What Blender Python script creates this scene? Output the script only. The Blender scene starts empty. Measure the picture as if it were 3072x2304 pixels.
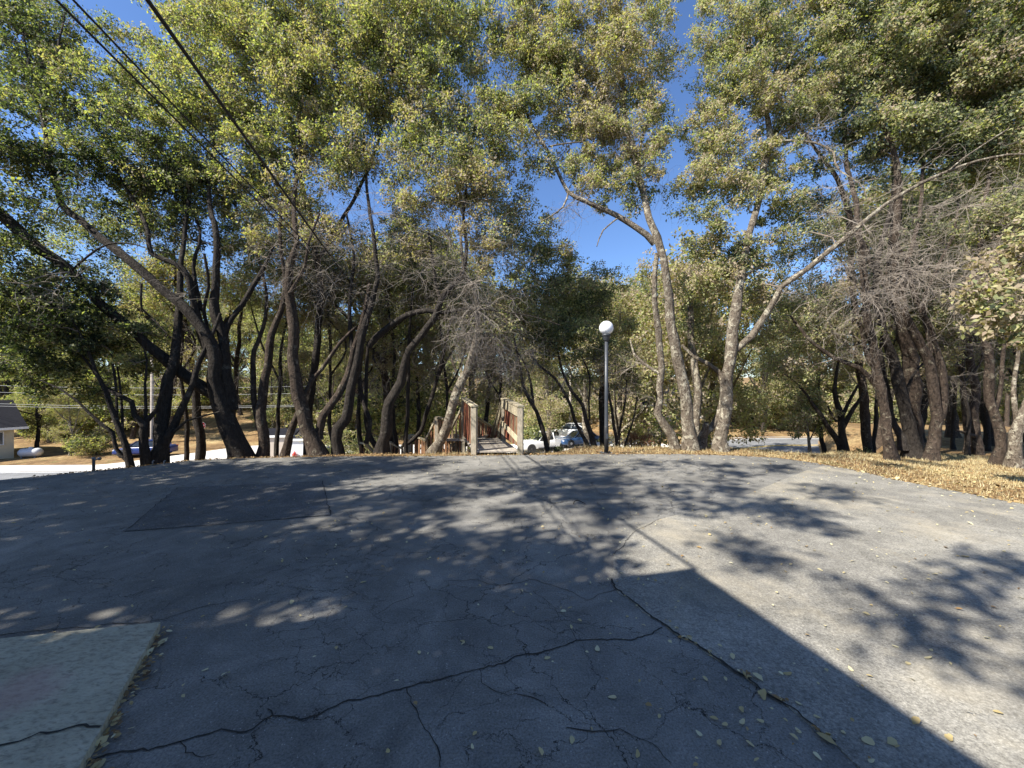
import bpy, math, random
import numpy as np
from mathutils import Vector, Matrix, noise as mnoise

random.seed(7)
RNG = np.random.default_rng(11)
scene = bpy.context.scene
C = scene.collection

# ------------------------------------------------------------------ camera, sky, sun, exposure
EYE = 1.55
FPX = 1154.0            # focal length in pixels of a 3072 px wide picture
cam_d = bpy.data.cameras.new('camera')
cam_d.sensor_width = 36.0
cam_d.lens = 36.0 * FPX / 3072.0
cam_d.clip_start = 0.05
cam_d.clip_end = 2000
cam = bpy.data.objects.new('camera', cam_d)
cam.location = (0, 0, EYE)
cam.rotation_euler = (math.radians(90), 0, 0)
C.objects.link(cam)
scene.camera = cam

SUN_EL = math.radians(45)
SUN_H = Vector((-0.85, -0.53, 0)).normalized()       # horizontal direction towards the sun
world = bpy.data.worlds.new('World')
scene.world = world
world.use_nodes = True
wn = world.node_tree
wn.nodes.clear()
w_out = wn.nodes.new('ShaderNodeOutputWorld')
w_bg = wn.nodes.new('ShaderNodeBackground')
w_sky = wn.nodes.new('ShaderNodeTexSky')
w_sky.sky_type = 'NISHITA'
w_sky.sun_disc = False
w_sky.sun_elevation = SUN_EL
w_sky.sun_rotation = math.atan2(SUN_H.x, SUN_H.y)
w_sky.air_density = 1.0
w_sky.dust_density = 0.1
w_sky.ozone_density = 5.0
w_bg.inputs['Strength'].default_value = 0.08
w_tint = wn.nodes.new('ShaderNodeMix')          # clear deep autumn sky: a little bluer than the model's
w_tint.data_type = 'RGBA'; w_tint.blend_type = 'MULTIPLY'
w_tint.inputs['Factor'].default_value = 1.0
w_tint.inputs['B'].default_value = (0.92, 1.0, 1.15, 1)
wn.links.new(w_sky.outputs[0], w_tint.inputs['A'])
wn.links.new(w_tint.outputs['Result'], w_bg.inputs['Color'])
wn.links.new(w_bg.outputs[0], w_out.inputs['Surface'])

sun_d = bpy.data.lights.new('sun', 'SUN')
sun_d.energy = 5.0
sun_d.angle = math.radians(0.53)
sun_d.color = (1.0, 0.95, 0.86)
sun = bpy.data.objects.new('sun', sun_d)
sd = Vector((SUN_H.x * math.cos(SUN_EL), SUN_H.y * math.cos(SUN_EL), math.sin(SUN_EL)))
sun.rotation_euler = (-sd).to_track_quat('-Z', 'Y').to_euler()
C.objects.link(sun)

scene.view_settings.view_transform = 'Standard'
scene.view_settings.look = 'None'
scene.view_settings.exposure = 1.25
scene.view_settings.gamma = 1.0
scene.cycles.max_bounces = 5
scene.cycles.diffuse_bounces = 3
scene.cycles.transparent_max_bounces = 8

# ------------------------------------------------------------------ small helpers
def P(px, py, Y):
    """photo pixel (3072 wide) at depth Y -> point of the place"""
    return Vector(((px - 1536.0) / FPX * Y, Y, EYE - (py - 1152.0) / FPX * Y))

def G(px, py, z=0.0):
    """photo pixel on the level z"""
    Y = (EYE - z) * FPX / (py - 1152.0)
    return Vector(((px - 1536.0) / FPX * Y, Y, z))

def sm(a, b, x):
    t = np.clip((x - a) / (b - a), 0, 1)
    return t * t * (3 - 2 * t)

def tag(o, label=None, cat=None, group=None, kind=None):
    if label: o['label'] = label
    if cat: o['category'] = cat
    if group: o['group'] = group
    if kind: o['kind'] = kind
    return o

def empty(name, loc=(0, 0, 0), rz=0.0):
    o = bpy.data.objects.new(name, None)
    o.empty_display_size = 0.2
    o.location = loc
    o.rotation_euler = (0, 0, rz)
    C.objects.link(o)
    return o

def link(name, me, mat, parent=None):
    o = bpy.data.objects.new(name, me)
    C.objects.link(o)
    if mat is not None:
        me.materials.append(mat)
    if parent is not None:
        o.parent = parent
    return o

def np_mesh(name, verts, faces, attr=None, smooth=False):
    """verts (N,3), faces (F,4) or (F,3) numpy"""
    me = bpy.data.meshes.new(name)
    verts = np.asarray(verts, dtype=np.float32)
    faces = np.asarray(faces, dtype=np.int32)
    k = faces.shape[1]
    me.vertices.add(len(verts))
    me.vertices.foreach_set('co', verts.ravel())
    me.loops.add(faces.size)
    me.loops.foreach_set('vertex_index', faces.ravel())
    me.polygons.add(len(faces))
    me.polygons.foreach_set('loop_start', np.arange(0, faces.size, k, dtype=np.int32))
    if smooth:
        me.polygons.foreach_set('use_smooth', np.ones(len(faces), dtype=bool))
    me.update(calc_edges=True)
    if attr is not None:
        a = me.attributes.new('tone', 'FLOAT', 'POINT')
        a.data.foreach_set('value', np.asarray(attr, dtype=np.float32))
    return me

class MB:
    """collects shapes into one mesh"""
    def __init__(s): s.v = []; s.f = []
    def add(s, vs, fs):
        b = len(s.v)
        s.v += [tuple(v) for v in vs]
        s.f += [tuple(i + b for i in f) for f in fs]
    def box(s, c, size, rot=None):
        x, y, z = size[0] / 2, size[1] / 2, size[2] / 2
        vs = [Vector((a, b, d)) for d in (-z, z) for (a, b) in ((-x, -y), (x, -y), (x, y), (-x, y))]
        if rot is not None: vs = [rot @ v for v in vs]
        c = Vector(c)
        s.add([v + c for v in vs], [(3, 2, 1, 0), (4, 5, 6, 7), (0, 1, 5, 4), (1, 2, 6, 5), (2, 3, 7, 6), (3, 0, 4, 7)])
    def beam(s, a, b, w, h):
        """box from a to b, w sideways, h upwards"""
        a = Vector(a); b = Vector(b)
        d = (b - a); L = d.length
        x = d.normalized()
        up = Vector((0, 0, 1))
        if abs(x.z) > 0.99: up = Vector((0, 1, 0))
        y = up.cross(x).normalized(); z = x.cross(y)
        R = Matrix((x, y, z)).transposed()
        s.box((a + b) / 2, (L, w, h), R)
    def tube(s, pts, rad, sides=8, cap=True, bump=0.0):
        n = len(pts)
        rings = []
        prev = None
        for i, p in enumerate(pts):
            p = Vector(p)
            t = (Vector(pts[min(i + 1, n - 1)]) - Vector(pts[max(i - 1, 0)]))
            if t.length < 1e-9: t = Vector((0, 0, 1))
            t.normalize()
            if prev is None:
                a = Vector((1, 0, 0)) if abs(t.x) < 0.9 else Vector((0, 1, 0))
                u = (a - t * a.dot(t)).normalized()
            else:
                u = (prev - t * prev.dot(t))
                u = u.normalized() if u.length > 1e-6 else Vector((1, 0, 0))
            prev = u
            w = t.cross(u)
            r = rad[i] if hasattr(rad, '__len__') else rad
            ring = []
            for k in range(sides):
                an = 2 * math.pi * k / sides
                rr = r
                if bump:
                    q = p * 3.0 + (u * math.cos(an) + w * math.sin(an)) * 1.3
                    rr = r * (1 + bump * mnoise.noise(q) + bump * 0.6 * mnoise.noise(p * 9 + Vector((math.cos(an), math.sin(an), 0)) * 2.2))
                ring.append(p + (u * math.cos(an) + w * math.sin(an)) * rr)
            rings.append(ring)
        vs = [v for r in rings for v in r]
        fs = []
        for i in range(n - 1):
            for k in range(sides):
                a = i * sides + k; b = i * sides + (k + 1) % sides
                fs.append((a, b, b + sides, a + sides))
        if cap:
            fs.append(tuple(range(sides - 1, -1, -1)))
            fs.append(tuple((n - 1) * sides + k for k in range(sides)))
        s.add(vs, fs)
    def lathe(s, prof, c=(0, 0, 0), sides=24, axis='z', rot=None):
        c = Vector(c); vs = []
        for r, h in prof:
            for k in range(sides):
                a = 2 * math.pi * k / sides
                if axis == 'z': v = Vector((r * math.cos(a), r * math.sin(a), h))
                elif axis == 'y': v = Vector((r * math.cos(a), h, r * math.sin(a)))
                else: v = Vector((h, r * math.cos(a), r * math.sin(a)))
                if rot is not None: v = rot @ v
                vs.append(v + c)
        fs = []
        n = len(prof)
        for i in range(n - 1):
            for k in range(sides):
                a = i * sides + k; b = i * sides + (k + 1) % sides
                fs.append((a, b, b + sides, a + sides))
        fs.append(tuple(range(sides - 1, -1, -1))); fs.append(tuple((n - 1) * sides + k for k in range(sides)))
        s.add(vs, fs)
    def prism(s, poly, z0, z1):
        n = len(poly)
        vs = [(p[0], p[1], z0) for p in poly] + [(p[0], p[1], z1) for p in poly]
        fs = [tuple(range(n - 1, -1, -1)), tuple(range(n, 2 * n))]
        for i in range(n):
            j = (i + 1) % n
            fs.append((i, j, j + n, i + n))
        s.add(vs, fs)
    def build(s, name, mat, parent=None, smooth=False):
        me = bpy.data.meshes.new(name)
        me.from_pydata(s.v, [], s.f)
        if smooth:
            me.polygons.foreach_set('use_smooth', [True] * len(me.polygons))
        me.update()
        return link(name, me, mat, parent)

# ------------------------------------------------------------------ materials
def new_mat(name):
    m = bpy.data.materials.new(name)
    m.use_nodes = True
    nt = m.node_tree
    nt.nodes.clear()
    out = nt.nodes.new('ShaderNodeOutputMaterial')
    b = nt.nodes.new('ShaderNodeBsdfPrincipled')
    nt.links.new(b.outputs[0], out.inputs['Surface'])
    return m, nt, b, out

def N(nt, typ, **kw):
    n = nt.nodes.new(typ)
    for k, v in kw.items():
        if k.startswith('i_'):
            key = k[2:]
            key = int(key) if key.isdigit() else key.replace('_', ' ')
            n.inputs[key].default_value = v
        else:
            setattr(n, k, v)
    return n

def ramp(nt, fac, stops, interp='LINEAR'):
    r = nt.nodes.new('ShaderNodeValToRGB')
    r.color_ramp.interpolation = interp
    el = r.color_ramp.elements
    while len(el) < len(stops): el.new(0.5)
    for e, (p, c) in zip(el, stops):
        e.position = p
        e.color = (c[0], c[1], c[2], 1) if hasattr(c, '__len__') else (c, c, c, 1)
    nt.links.new(fac, r.inputs[0])
    return r.outputs[0]

def objco(nt, scale=(1, 1, 1)):
    tc = nt.nodes.new('ShaderNodeTexCoord')
    mp = nt.nodes.new('ShaderNodeMapping')
    mp.inputs['Scale'].default_value = scale
    nt.links.new(tc.outputs['Object'], mp.inputs[0])
    return mp.outputs[0]

def noise(nt, vec, scale, detail=4, rough=0.6, dist=0.0):
    n = N(nt, 'ShaderNodeTexNoise')
    n.inputs['Scale'].default_value = scale
    n.inputs['Detail'].default_value = detail
    n.inputs['Roughness'].default_value = rough
    n.inputs['Distortion'].default_value = dist
    if vec is not None: nt.links.new(vec, n.inputs['Vector'])
    return n.outputs['Fac']

def mixc(nt, fac, a, b, mode='MIX'):
    m = nt.nodes.new('ShaderNodeMix')
    m.data_type = 'RGBA'; m.blend_type = mode
    for s, v in ((m.inputs['Factor'], fac), (m.inputs['A'], a), (m.inputs['B'], b)):
        if hasattr(v, 'links') or hasattr(v, 'is_linked'): nt.links.new(v, s)
        elif hasattr(v, '__len__'): s.default_value = (v[0], v[1], v[2], 1)
        else:
            s.default_value = v if s.type == 'VALUE' else (v, v, v, 1)
    return m.outputs['Result']

def math_(nt, op, a, b=None, clamp=False):
    m = nt.nodes.new('ShaderNodeMath'); m.operation = op; m.use_clamp = clamp
    for i, v in ((0, a), (1, b)):
        if v is None: continue
        if hasattr(v, 'is_linked'): nt.links.new(v, m.inputs[i])
        else: m.inputs[i].default_value = v
    return m.outputs[0]

def bump(nt, b, h, strength, dist=0.02):
    bn = nt.nodes.new('ShaderNodeBump')
    bn.inputs['Strength'].default_value = strength
    bn.inputs['Distance'].default_value = dist
    nt.links.new(h, bn.inputs['Height'])
    nt.links.new(bn.outputs[0], b.inputs['Normal'])

def simple(name, col, rough=0.6, metal=0.0, var=0.15, scale=6.0, bstr=0.0, spec=0.5, dark=0.7):
    m, nt, b, out = new_mat(name)
    v = objco(nt)
    f = noise(nt, v, scale, 5)
    c2 = tuple(x * dark for x in col)
    cc = ramp(nt, f, [(0.3, c2), (0.65, col)])
    nt.links.new(mixc(nt, var * 4 if var * 4 < 1 else 1.0, col, cc), b.inputs['Base Color'])
    b.inputs['Roughness'].default_value = rough
    b.inputs['Metallic'].default_value = metal
    b.inputs['Specular IOR Level'].default_value = spec
    if bstr: bump(nt, b, noise(nt, v, scale * 6, 5), bstr)
    return m

def leaf_mat(name, stops, trans=0.3, rough=0.42):
    m, nt, b, out = new_mat(name)
    at = N(nt, 'ShaderNodeAttribute'); at.attribute_name = 'tone'
    col = ramp(nt, at.outputs['Fac'], stops)
    nt.links.new(col, b.inputs['Base Color'])
    b.inputs['Roughness'].default_value = rough
    b.inputs['Specular IOR Level'].default_value = 0.25
    tr = nt.nodes.new('ShaderNodeBsdfTranslucent')
    tcol = mixc(nt, 1.0, col, (1.5, 1.7, 0.6), 'MULTIPLY')
    nt.links.new(tcol, tr.inputs[0])
    mx = nt.nodes.new('ShaderNodeMixShader')
    mx.inputs[0].default_value = trans
    nt.links.new(b.outputs[0], mx.inputs[1]); nt.links.new(tr.outputs[0], mx.inputs[2])
    nt.links.new(mx.outputs[0], out.inputs['Surface'])
    return m

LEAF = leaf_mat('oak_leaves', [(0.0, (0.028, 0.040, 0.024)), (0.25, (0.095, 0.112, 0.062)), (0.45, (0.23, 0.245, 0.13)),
                               (0.58, (0.40, 0.40, 0.185)), (0.70, (0.37, 0.315, 0.19)), (0.85, (0.27, 0.20, 0.15)), (1.0, (0.38, 0.31, 0.25))], trans=0.42, rough=0.6)
LITTER = leaf_mat('leaf_litter', [(0.0, (0.10, 0.06, 0.03)), (0.4, (0.26, 0.16, 0.07)), (0.7, (0.42, 0.33, 0.16)), (1.0, (0.62, 0.56, 0.36))], trans=0.1, rough=0.7)

def bark_mat(name, base, light, lichen, lich_amt=0.5, spots=(0.03, 0.025, 0.02)):
    m, nt, b, out = new_mat(name)
    v = objco(nt, (1, 1, 0.35))
    vo = objco(nt)
    f1 = noise(nt, v, 22, 6, 0.7, 0.6)
    c = ramp(nt, f1, [(0.3, base), (0.7, light)])
    f2 = noise(nt, vo, 5.5, 6, 0.75, 0.4)
    msk = ramp(nt, f2, [(0.62 - 0.25 * lich_amt, 0.0), (0.70 - 0.25 * lich_amt, 1.0)])
    c = mixc(nt, msk, c, lichen)
    f3 = noise(nt, vo, 13, 5, 0.7, 0.8)
    m2 = ramp(nt, f3, [(0.56, 0.0), (0.62, 1.0)])
    c = mixc(nt, m2, c, spots)
    nt.links.new(c, b.inputs['Base Color'])
    b.inputs['Roughness'].default_value = 0.9
    b.inputs['Specular IOR Level'].default_value = 0.2
    h = math_(nt, 'ADD', f1, math_(nt, 'MULTIPLY', f3, 0.8))
    bump(nt, b, h, 1.0, 0.06)
    return m

BARK_DARK = bark_mat('bark_dark', (0.018, 0.014, 0.011), (0.06, 0.05, 0.042), (0.11, 0.10, 0.082), 0.15)
BARK_PALE = bark_mat('bark_pale', (0.075, 0.055, 0.04), (0.25, 0.21, 0.16), (0.42, 0.38, 0.29), 0.42, (0.05, 0.035, 0.025))
BARK_MID = bark_mat('bark_mid', (0.030, 0.021, 0.016), (0.11, 0.082, 0.062), (0.22, 0.19, 0.14), 0.22)
TWIG = simple('twig_bark', (0.20, 0.155, 0.12), 0.9, var=0.2, scale=3)
TWIG_PALE = simple('dead_twig', (0.30, 0.255, 0.21), 0.9, var=0.25, scale=2, dark=0.45)

# --- asphalt with cracks
def asphalt(name, lo, hi, crack=1.0, coarse=0.0, arcs=False, dust=None):
    m, nt, b, out = new_mat(name)
    v = objco(nt)
    big = noise(nt, v, 0.45, 5, 0.65)
    mid = noise(nt, v, 3.2, 6, 0.7)
    fac = math_(nt, 'ADD', math_(nt, 'MULTIPLY', big, 0.6), math_(nt, 'MULTIPLY', mid, 0.4))
    c = ramp(nt, fac, [(0.36, lo), (0.64, hi)])
    grit = noise(nt, v, 95 - 35 * coarse, 3, 0.8)
    g = ramp(nt, grit, [(0.28, 0.45 - 0.15 * coarse), (0.5, 1.0), (0.72, 1.45 + 0.6 * coarse)])
    c = mixc(nt, 1.0, c, g, 'MULTIPLY')
    wear = noise(nt, v, 1.3, 7, 0.75, 1.2)
    c = mixc(nt, 1.0, c, ramp(nt, wear, [(0.3, 0.68), (0.48, 0.95), (0.66, 1.25)]), 'MULTIPLY')
    blot = ramp(nt, noise(nt, v, 5.5, 4, 0.6), [(0.66, 0.0), (0.72, 1.0)])
    c = mixc(nt, math_(nt, 'MULTIPLY', blot, 0.4), c, (0.06, 0.056, 0.05))
    # pale aggregate specks
    sp = N(nt, 'ShaderNodeTexVoronoi'); sp.inputs['Scale'].default_value = 38; nt.links.new(v, sp.inputs['Vector'])
    spm = ramp(nt, sp.outputs['Distance'], [(0.09, 1.0), (0.13, 0.0)])
    sel = ramp(nt, noise(nt, v, 9, 3), [(0.46, 0.0), (0.56, 1.0)])
    c = mixc(nt, math_(nt, 'MULTIPLY', spm, math_(nt, 'MULTIPLY', sel, 0.75)), c, (0.46, 0.44, 0.40))
    sp2 = N(nt, 'ShaderNodeTexVoronoi'); sp2.inputs['Scale'].default_value = 15; nt.links.new(v, sp2.inputs['Vector'])
    s2 = ramp(nt, sp2.outputs['Distance'], [(0.05, 1.0), (0.075, 0.0)])
    c = mixc(nt, math_(nt, 'MULTIPLY', s2, 0.7), c, (0.40, 0.36, 0.28))
    for (gx, gy_) in (((1130, 2015)), ((1312, 1960))):
        gq = G(gx, gy_)
        mq = nt.nodes.new('ShaderNodeMapping'); mq.inputs['Location'].default_value = (-gq.x, -gq.y, 0)
        nt.links.new(v, mq.inputs[0])
        lq = nt.nodes.new('ShaderNodeVectorMath'); lq.operation = 'LENGTH'; nt.links.new(mq.outputs[0], lq.inputs[0])
        dq = math_(nt, 'ADD', lq.outputs['Value'], math_(nt, 'MULTIPLY', noise(nt, v, 60, 4, .7), 0.05))
        c = mixc(nt, math_(nt, 'MULTIPLY', ramp(nt, dq, [(0.035, 1.0), (0.06, 0.0)]), 0.6), c, (0.34, 0.28, 0.22))
    h = math_(nt, 'MULTIPLY', grit, 0.35)
    if crack > 0:
        dn = N(nt, 'ShaderNodeTexNoise'); dn.inputs['Scale'].default_value = 2.3; dn.inputs['Detail'].default_value = 6
        dn.inputs['Roughness'].default_value = 0.65
        nt.links.new(v, dn.inputs['Vector'])
        vm = nt.nodes.new('ShaderNodeVectorMath'); vm.operation = 'SCALE'; vm.inputs['Scale'].default_value = 0.55
        nt.links.new(dn.outputs['Color'], vm.inputs[0])
        va = nt.nodes.new('ShaderNodeVectorMath'); va.operation = 'ADD'
        nt.links.new(v, va.inputs[0]); nt.links.new(vm.outputs[0], va.inputs[1])
        total = None
        for sc, wd, nsc, lo_t in ((0.75, 0.0026, 0.5, 0.42), (2.1, 0.0055, 0.7, 0.44), (5.0, 0.011, 1.1, 0.50)):
            mp = nt.nodes.new('ShaderNodeMapping'); mp.inputs['Rotation'].default_value = (0, 0, 0.5 * sc)
            mp.inputs['Scale'].default_value = (1, 1.35, 1)
            nt.links.new(va.outputs[0], mp.inputs[0])
            vo = N(nt, 'ShaderNodeTexVoronoi'); vo.feature = 'DISTANCE_TO_EDGE'; vo.voronoi_dimensions = '2D'
            vo.inputs['Scale'].default_value = sc
            nt.links.new(mp.outputs[0], vo.inputs['Vector'])
            wv = math_(nt, 'MULTIPLY', noise(nt, v, 7, 4, 0.7), wd * 2.2)
            ln = math_(nt, 'SUBTRACT', 1.0, math_(nt, 'DIVIDE', vo.outputs['Distance'], wv), clamp=True)
            ln = math_(nt, 'MULTIPLY', ln, 2.2, clamp=True)
            msk = ramp(nt, noise(nt, v, nsc, 3), [(lo_t, 0.0), (lo_t + 0.07, 1.0)])
            ln = math_(nt, 'MULTIPLY', ln, msk)
            total = ln if total is None else math_(nt, 'MAXIMUM', total, ln)
        total = math_(nt, 'MULTIPLY', total, crack)
        c = mixc(nt, total, c, (0.012, 0.011, 0.010))
        h = math_(nt, 'SUBTRACT', h, math_(nt, 'MULTIPLY', total, 0.9))
    if arcs:
        for (cx, cy, sc, th) in ((9.5, 2.0, 5.5, 0.66), (2.0, 9.5, 4.0, 0.68)):
            mp = nt.nodes.new('ShaderNodeMapping'); mp.inputs['Location'].default_value = (-cx, -cy, 0)
            nt.links.new(v, mp.inputs[0])
            wv = N(nt, 'ShaderNodeTexWave'); wv.wave_type = 'RINGS'; wv.rings_direction = 'Z'
            wv.inputs['Scale'].default_value = sc; wv.inputs['Distortion'].default_value = 0.8; wv.inputs['Detail'].default_value = 3
            wv.inputs['Detail Scale'].default_value = 0.6
            nt.links.new(mp.outputs[0], wv.inputs['Vector'])
            msk = ramp(nt, noise(nt, v, 0.5, 2), [(0.5, 0.0), (th, 1.0)])
            f = math_(nt, 'MULTIPLY', ramp(nt, wv.outputs['Fac'], [(0.5, 0.0), (1.0, 1.0)]), math_(nt, 'MULTIPLY', msk, 0.14))
            c = mixc(nt, f, c, (0.42, 0.40, 0.35))
    if dust:
        f = ramp(nt, noise(nt, v, 0.8, 5, 0.7), [(0.5, 0.0), (0.7, 1.0)])
        c = mixc(nt, math_(nt, 'MULTIPLY', f, 0.5), c, dust)
    nt.links.new(c, b.inputs['Base Color'])
    b.inputs['Roughness'].default_value = 0.85
    b.inputs['Specular IOR Level'].default_value = 0.3
    bump(nt, b, h, 0.8, 0.012)
    return m

ASPH = asphalt('lot_asphalt', (0.125, 0.12, 0.108), (0.235, 0.224, 0.20), 0.85)
ASPH_R = asphalt('overlay_asphalt', (0.15, 0.142, 0.125), (0.265, 0.25, 0.213), 0.0, 0.45, arcs=True, dust=(0.36, 0.31, 0.22))
ASPH_P = asphalt('patch_asphalt', (0.075, 0.074, 0.072), (0.15, 0.146, 0.138), 0.35, 0.5)
ASPH_ROAD = asphalt('road_asphalt', (0.15, 0.15, 0.15), (0.22, 0.22, 0.215), 0.0)

def concrete_mat():
    m, nt, b, out = new_mat('slab_concrete')
    v = objco(nt)
    f = noise(nt, v, 4, 6, 0.7)
    c = ramp(nt, f, [(0.3, (0.33, 0.30, 0.215)), (0.7, (0.47, 0.435, 0.325))])
    g = noise(nt, objco(nt, (1, 2.2, 1)), 28, 4, 0.7)
    c = mixc(nt, 1.0, c, ramp(nt, g, [(0.32, 0.55), (0.5, 1.0), (0.7, 1.15)]), 'MULTIPLY')
    # reddish stain
    mp = nt.nodes.new('ShaderNodeMapping'); mp.inputs['Location'].default_value = (2.42, -1.84, 0)
    nt.links.new(v, mp.inputs[0])
    ln = nt.nodes.new('ShaderNodeVectorMath'); ln.operation = 'LENGTH'
    nt.links.new(mp.outputs[0], ln.inputs[0])
    d = math_(nt, 'ADD', ln.outputs['Value'], math_(nt, 'MULTIPLY', noise(nt, v, 6, 4), 0.35))
    sm_ = ramp(nt, d, [(0.30, 1.0), (0.42, 0.0)])
    c = mixc(nt, math_(nt, 'MULTIPLY', sm_, 0.45), c, (0.42, 0.24, 0.22))
    nt.links.new(c, b.inputs['Base Color'])
    b.inputs['Roughness'].default_value = 0.9
    bump(nt, b, g, 0.7, 0.012)
    return m
CONC = concrete_mat()
CONC_L = simple('pale_gravel', (0.62, 0.58, 0.52), 0.95, var=0.25, scale=1.2, bstr=0.4, dark=0.75)

def ground_mat():
    m, nt, b, out = new_mat('dry_ground')
    v = objco(nt)
    f = noise(nt, v, 0.35, 6, 0.7, 0.5)
    c = ramp(nt, f, [(0.32, (0.14, 0.085, 0.045)), (0.5, (0.28, 0.18, 0.085)), (0.68, (0.42, 0.31, 0.155))])
    g = noise(nt, v, 14, 6, 0.8, 0.5)
    c = mixc(nt, 1.0, c, ramp(nt, g, [(0.3, 0.38), (0.5, 0.95), (0.7, 1.4)]), 'MULTIPLY')
    c = mixc(nt, 1.0, c, ramp(nt, noise(nt, v, 2.2, 6, 0.8, 0.6), [(0.35, 0.5), (0.6, 1.1)]), 'MULTIPLY')
    gr = ramp(nt, noise(nt, v, 0.9, 3), [(0.6, 0.0), (0.7, 1.0)])
    c = mixc(nt, math_(nt, 'MULTIPLY', gr, 0.5), c, (0.10, 0.12, 0.035))
    nt.links.new(c, b.inputs['Base Color'])
    b.inputs['Roughness'].default_value = 0.95
    b.inputs['Specular IOR Level'].default_value = 0.15
    bump(nt, b, g, 0.9, 0.05)
    return m
GROUND = ground_mat()

def wood_mat(name, a, bb, axis=(8, 8, 0.8), stain=None):
    m, nt, b, out = new_mat(name)
    v = objco(nt, axis)
    f = noise(nt, v, 7, 6, 0.7, 0.3)
    c = ramp(nt, f, [(0.3, a), (0.7, bb)])
    g = noise(nt, objco(nt), 3.5, 4, 0.7)
    c = mixc(nt, ramp(nt, g, [(0.45, 0.0), (0.65, 0.7)]), c, stain if stain else tuple(x * 0.5 for x in a))
    nt.links.new(c, b.inputs['Base Color'])
    b.inputs['Roughness'].default_value = 0.85
    bump(nt, b, f, 0.6, 0.01)
    return m
WOOD_GREY = wood_mat('weathered_wood', (0.20, 0.17, 0.13), (0.42, 0.36, 0.27), (8, 8, 1.2), (0.12, 0.11, 0.07))
WOOD_TRIM = wood_mat('weathered_trim', (0.30, 0.25, 0.17), (0.55, 0.48, 0.33), (2, 2, 10), (0.16, 0.14, 0.09))
WOOD_RED = wood_mat('red_stained_wood', (0.30, 0.045, 0.025), (0.46, 0.10, 0.045), (9, 9, 1.0), (0.17, 0.05, 0.03))
def picket_mat():
    m, nt, b, out = new_mat('picket_stain')
    geo = nt.nodes.new('ShaderNodeNewGeometry')
    c = ramp(nt, geo.outputs['Random Per Island'], [(0, (.13, .05, .03)), (.2, (.28, .075, .04)), (.45, (.36, .15, .07)), (.7, (.40, .26, .14)), (1, (.22, .16, .10))])
    f = noise(nt, objco(nt, (9, 9, 1)), 6, 6, .7)
    c = mixc(nt, 1.0, c, ramp(nt, f, [(.3, .45), (.6, 1.0)]), 'MULTIPLY')
    nt.links.new(c, b.inputs['Base Color']); b.inputs['Roughness'].default_value = .85
    bump(nt, b, f, .5, .01)
    return m
WOOD_RED = picket_mat()
WOOD_DECK = wood_mat('deck_boards', (0.30, 0.26, 0.21), (0.52, 0.47, 0.40), (1, 8, 8), (0.18, 0.16, 0.13))

# ------------------------------------------------------------------ lot outline and terrain
lot_px = [(0, 1440), (415, 1400), (560, 1383), (700, 1375), (1000, 1369), (1400, 1367), (1800, 1362), (2050, 1362),
          (2200, 1366), (2330, 1373), (2450, 1389), (2560, 1409), (2700, 1441), (2900, 1480), (3072, 1513)]
LOT = [tuple(G(x, y)[:2]) for x, y in lot_px]
# a finer, slightly ragged far edge
fine = []
for i in range(len(LOT) - 1):
    a = LOT[i]; b = LOT[i + 1]
    n = max(2, int(math.dist(a, b) / 0.25))
    for k in range(n):
        t = k / n
        x = a[0] + (b[0] - a[0]) * t; y = a[1] + (b[1] - a[1]) * t
        j = 0.045 * mnoise.noise(Vector((x * 1.7, y * 1.7, 3))) + 0.02 * mnoise.noise(Vector((x * 7, y * 7, 1)))
        fine.append((x + j * 0.3, y + j))
fine.append(LOT[-1])
LOT = [(-11.2, -22), (-12.0, -4), (-12.3, 2.8), (-11.0, 5.1)] + fine + [(7.3, 3.0), (8.0, 0), (9.0, -6), (10, -22)]

def signed_dist(X, Y, poly):
    X = np.asarray(X, float); Y = np.asarray(Y, float)
    d = np.full(X.shape, 1e9); inside = np.zeros(X.shape, bool)
    n = len(poly)
    for i in range(n):
        x0, y0 = poly[i]; x1, y1 = poly[(i + 1) % n]
        dx, dy = x1 - x0, y1 - y0
        t = np.clip(((X - x0) * dx + (Y - y0) * dy) / (dx * dx + dy * dy + 1e-12), 0, 1)
        d = np.minimum(d, (X - x0 - t * dx) ** 2 + (Y - y0 - t * dy) ** 2)
        cond = ((y0 > Y) != (y1 > Y)) & (X < (x1 - x0) * (Y - y0) / ((y1 - y0) if abs(y1 - y0) > 1e-12 else 1e-12) + x0)
        inside ^= cond
    d = np.sqrt(d)
    return np.where(inside, -d, d)

LOT_C = LOT[::4] if False else [(-11.2, -22), (-12.0, -4), (-12.3, 2.8), (-11.0, 5.1)] + [tuple(G(x, y)[:2]) for x, y in lot_px] + [(7.3, 3.0), (8.0, 0), (9.0, -6), (10, -22)]

def lumps(X, Y):
    return (np.sin(X * 0.9 + 1.3 * np.sin(Y * 0.7)) * np.cos(Y * 1.1 + 0.8 * np.sin(X * 0.6)) * 0.5
            + 0.3 * np.sin(X * 2.3 + Y * 1.7) * np.sin(Y * 2.9 - X * 0.8))

def street_level(X):
    return -5.35 + 2.35 * sm(2.0, 20.0, X)

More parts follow.
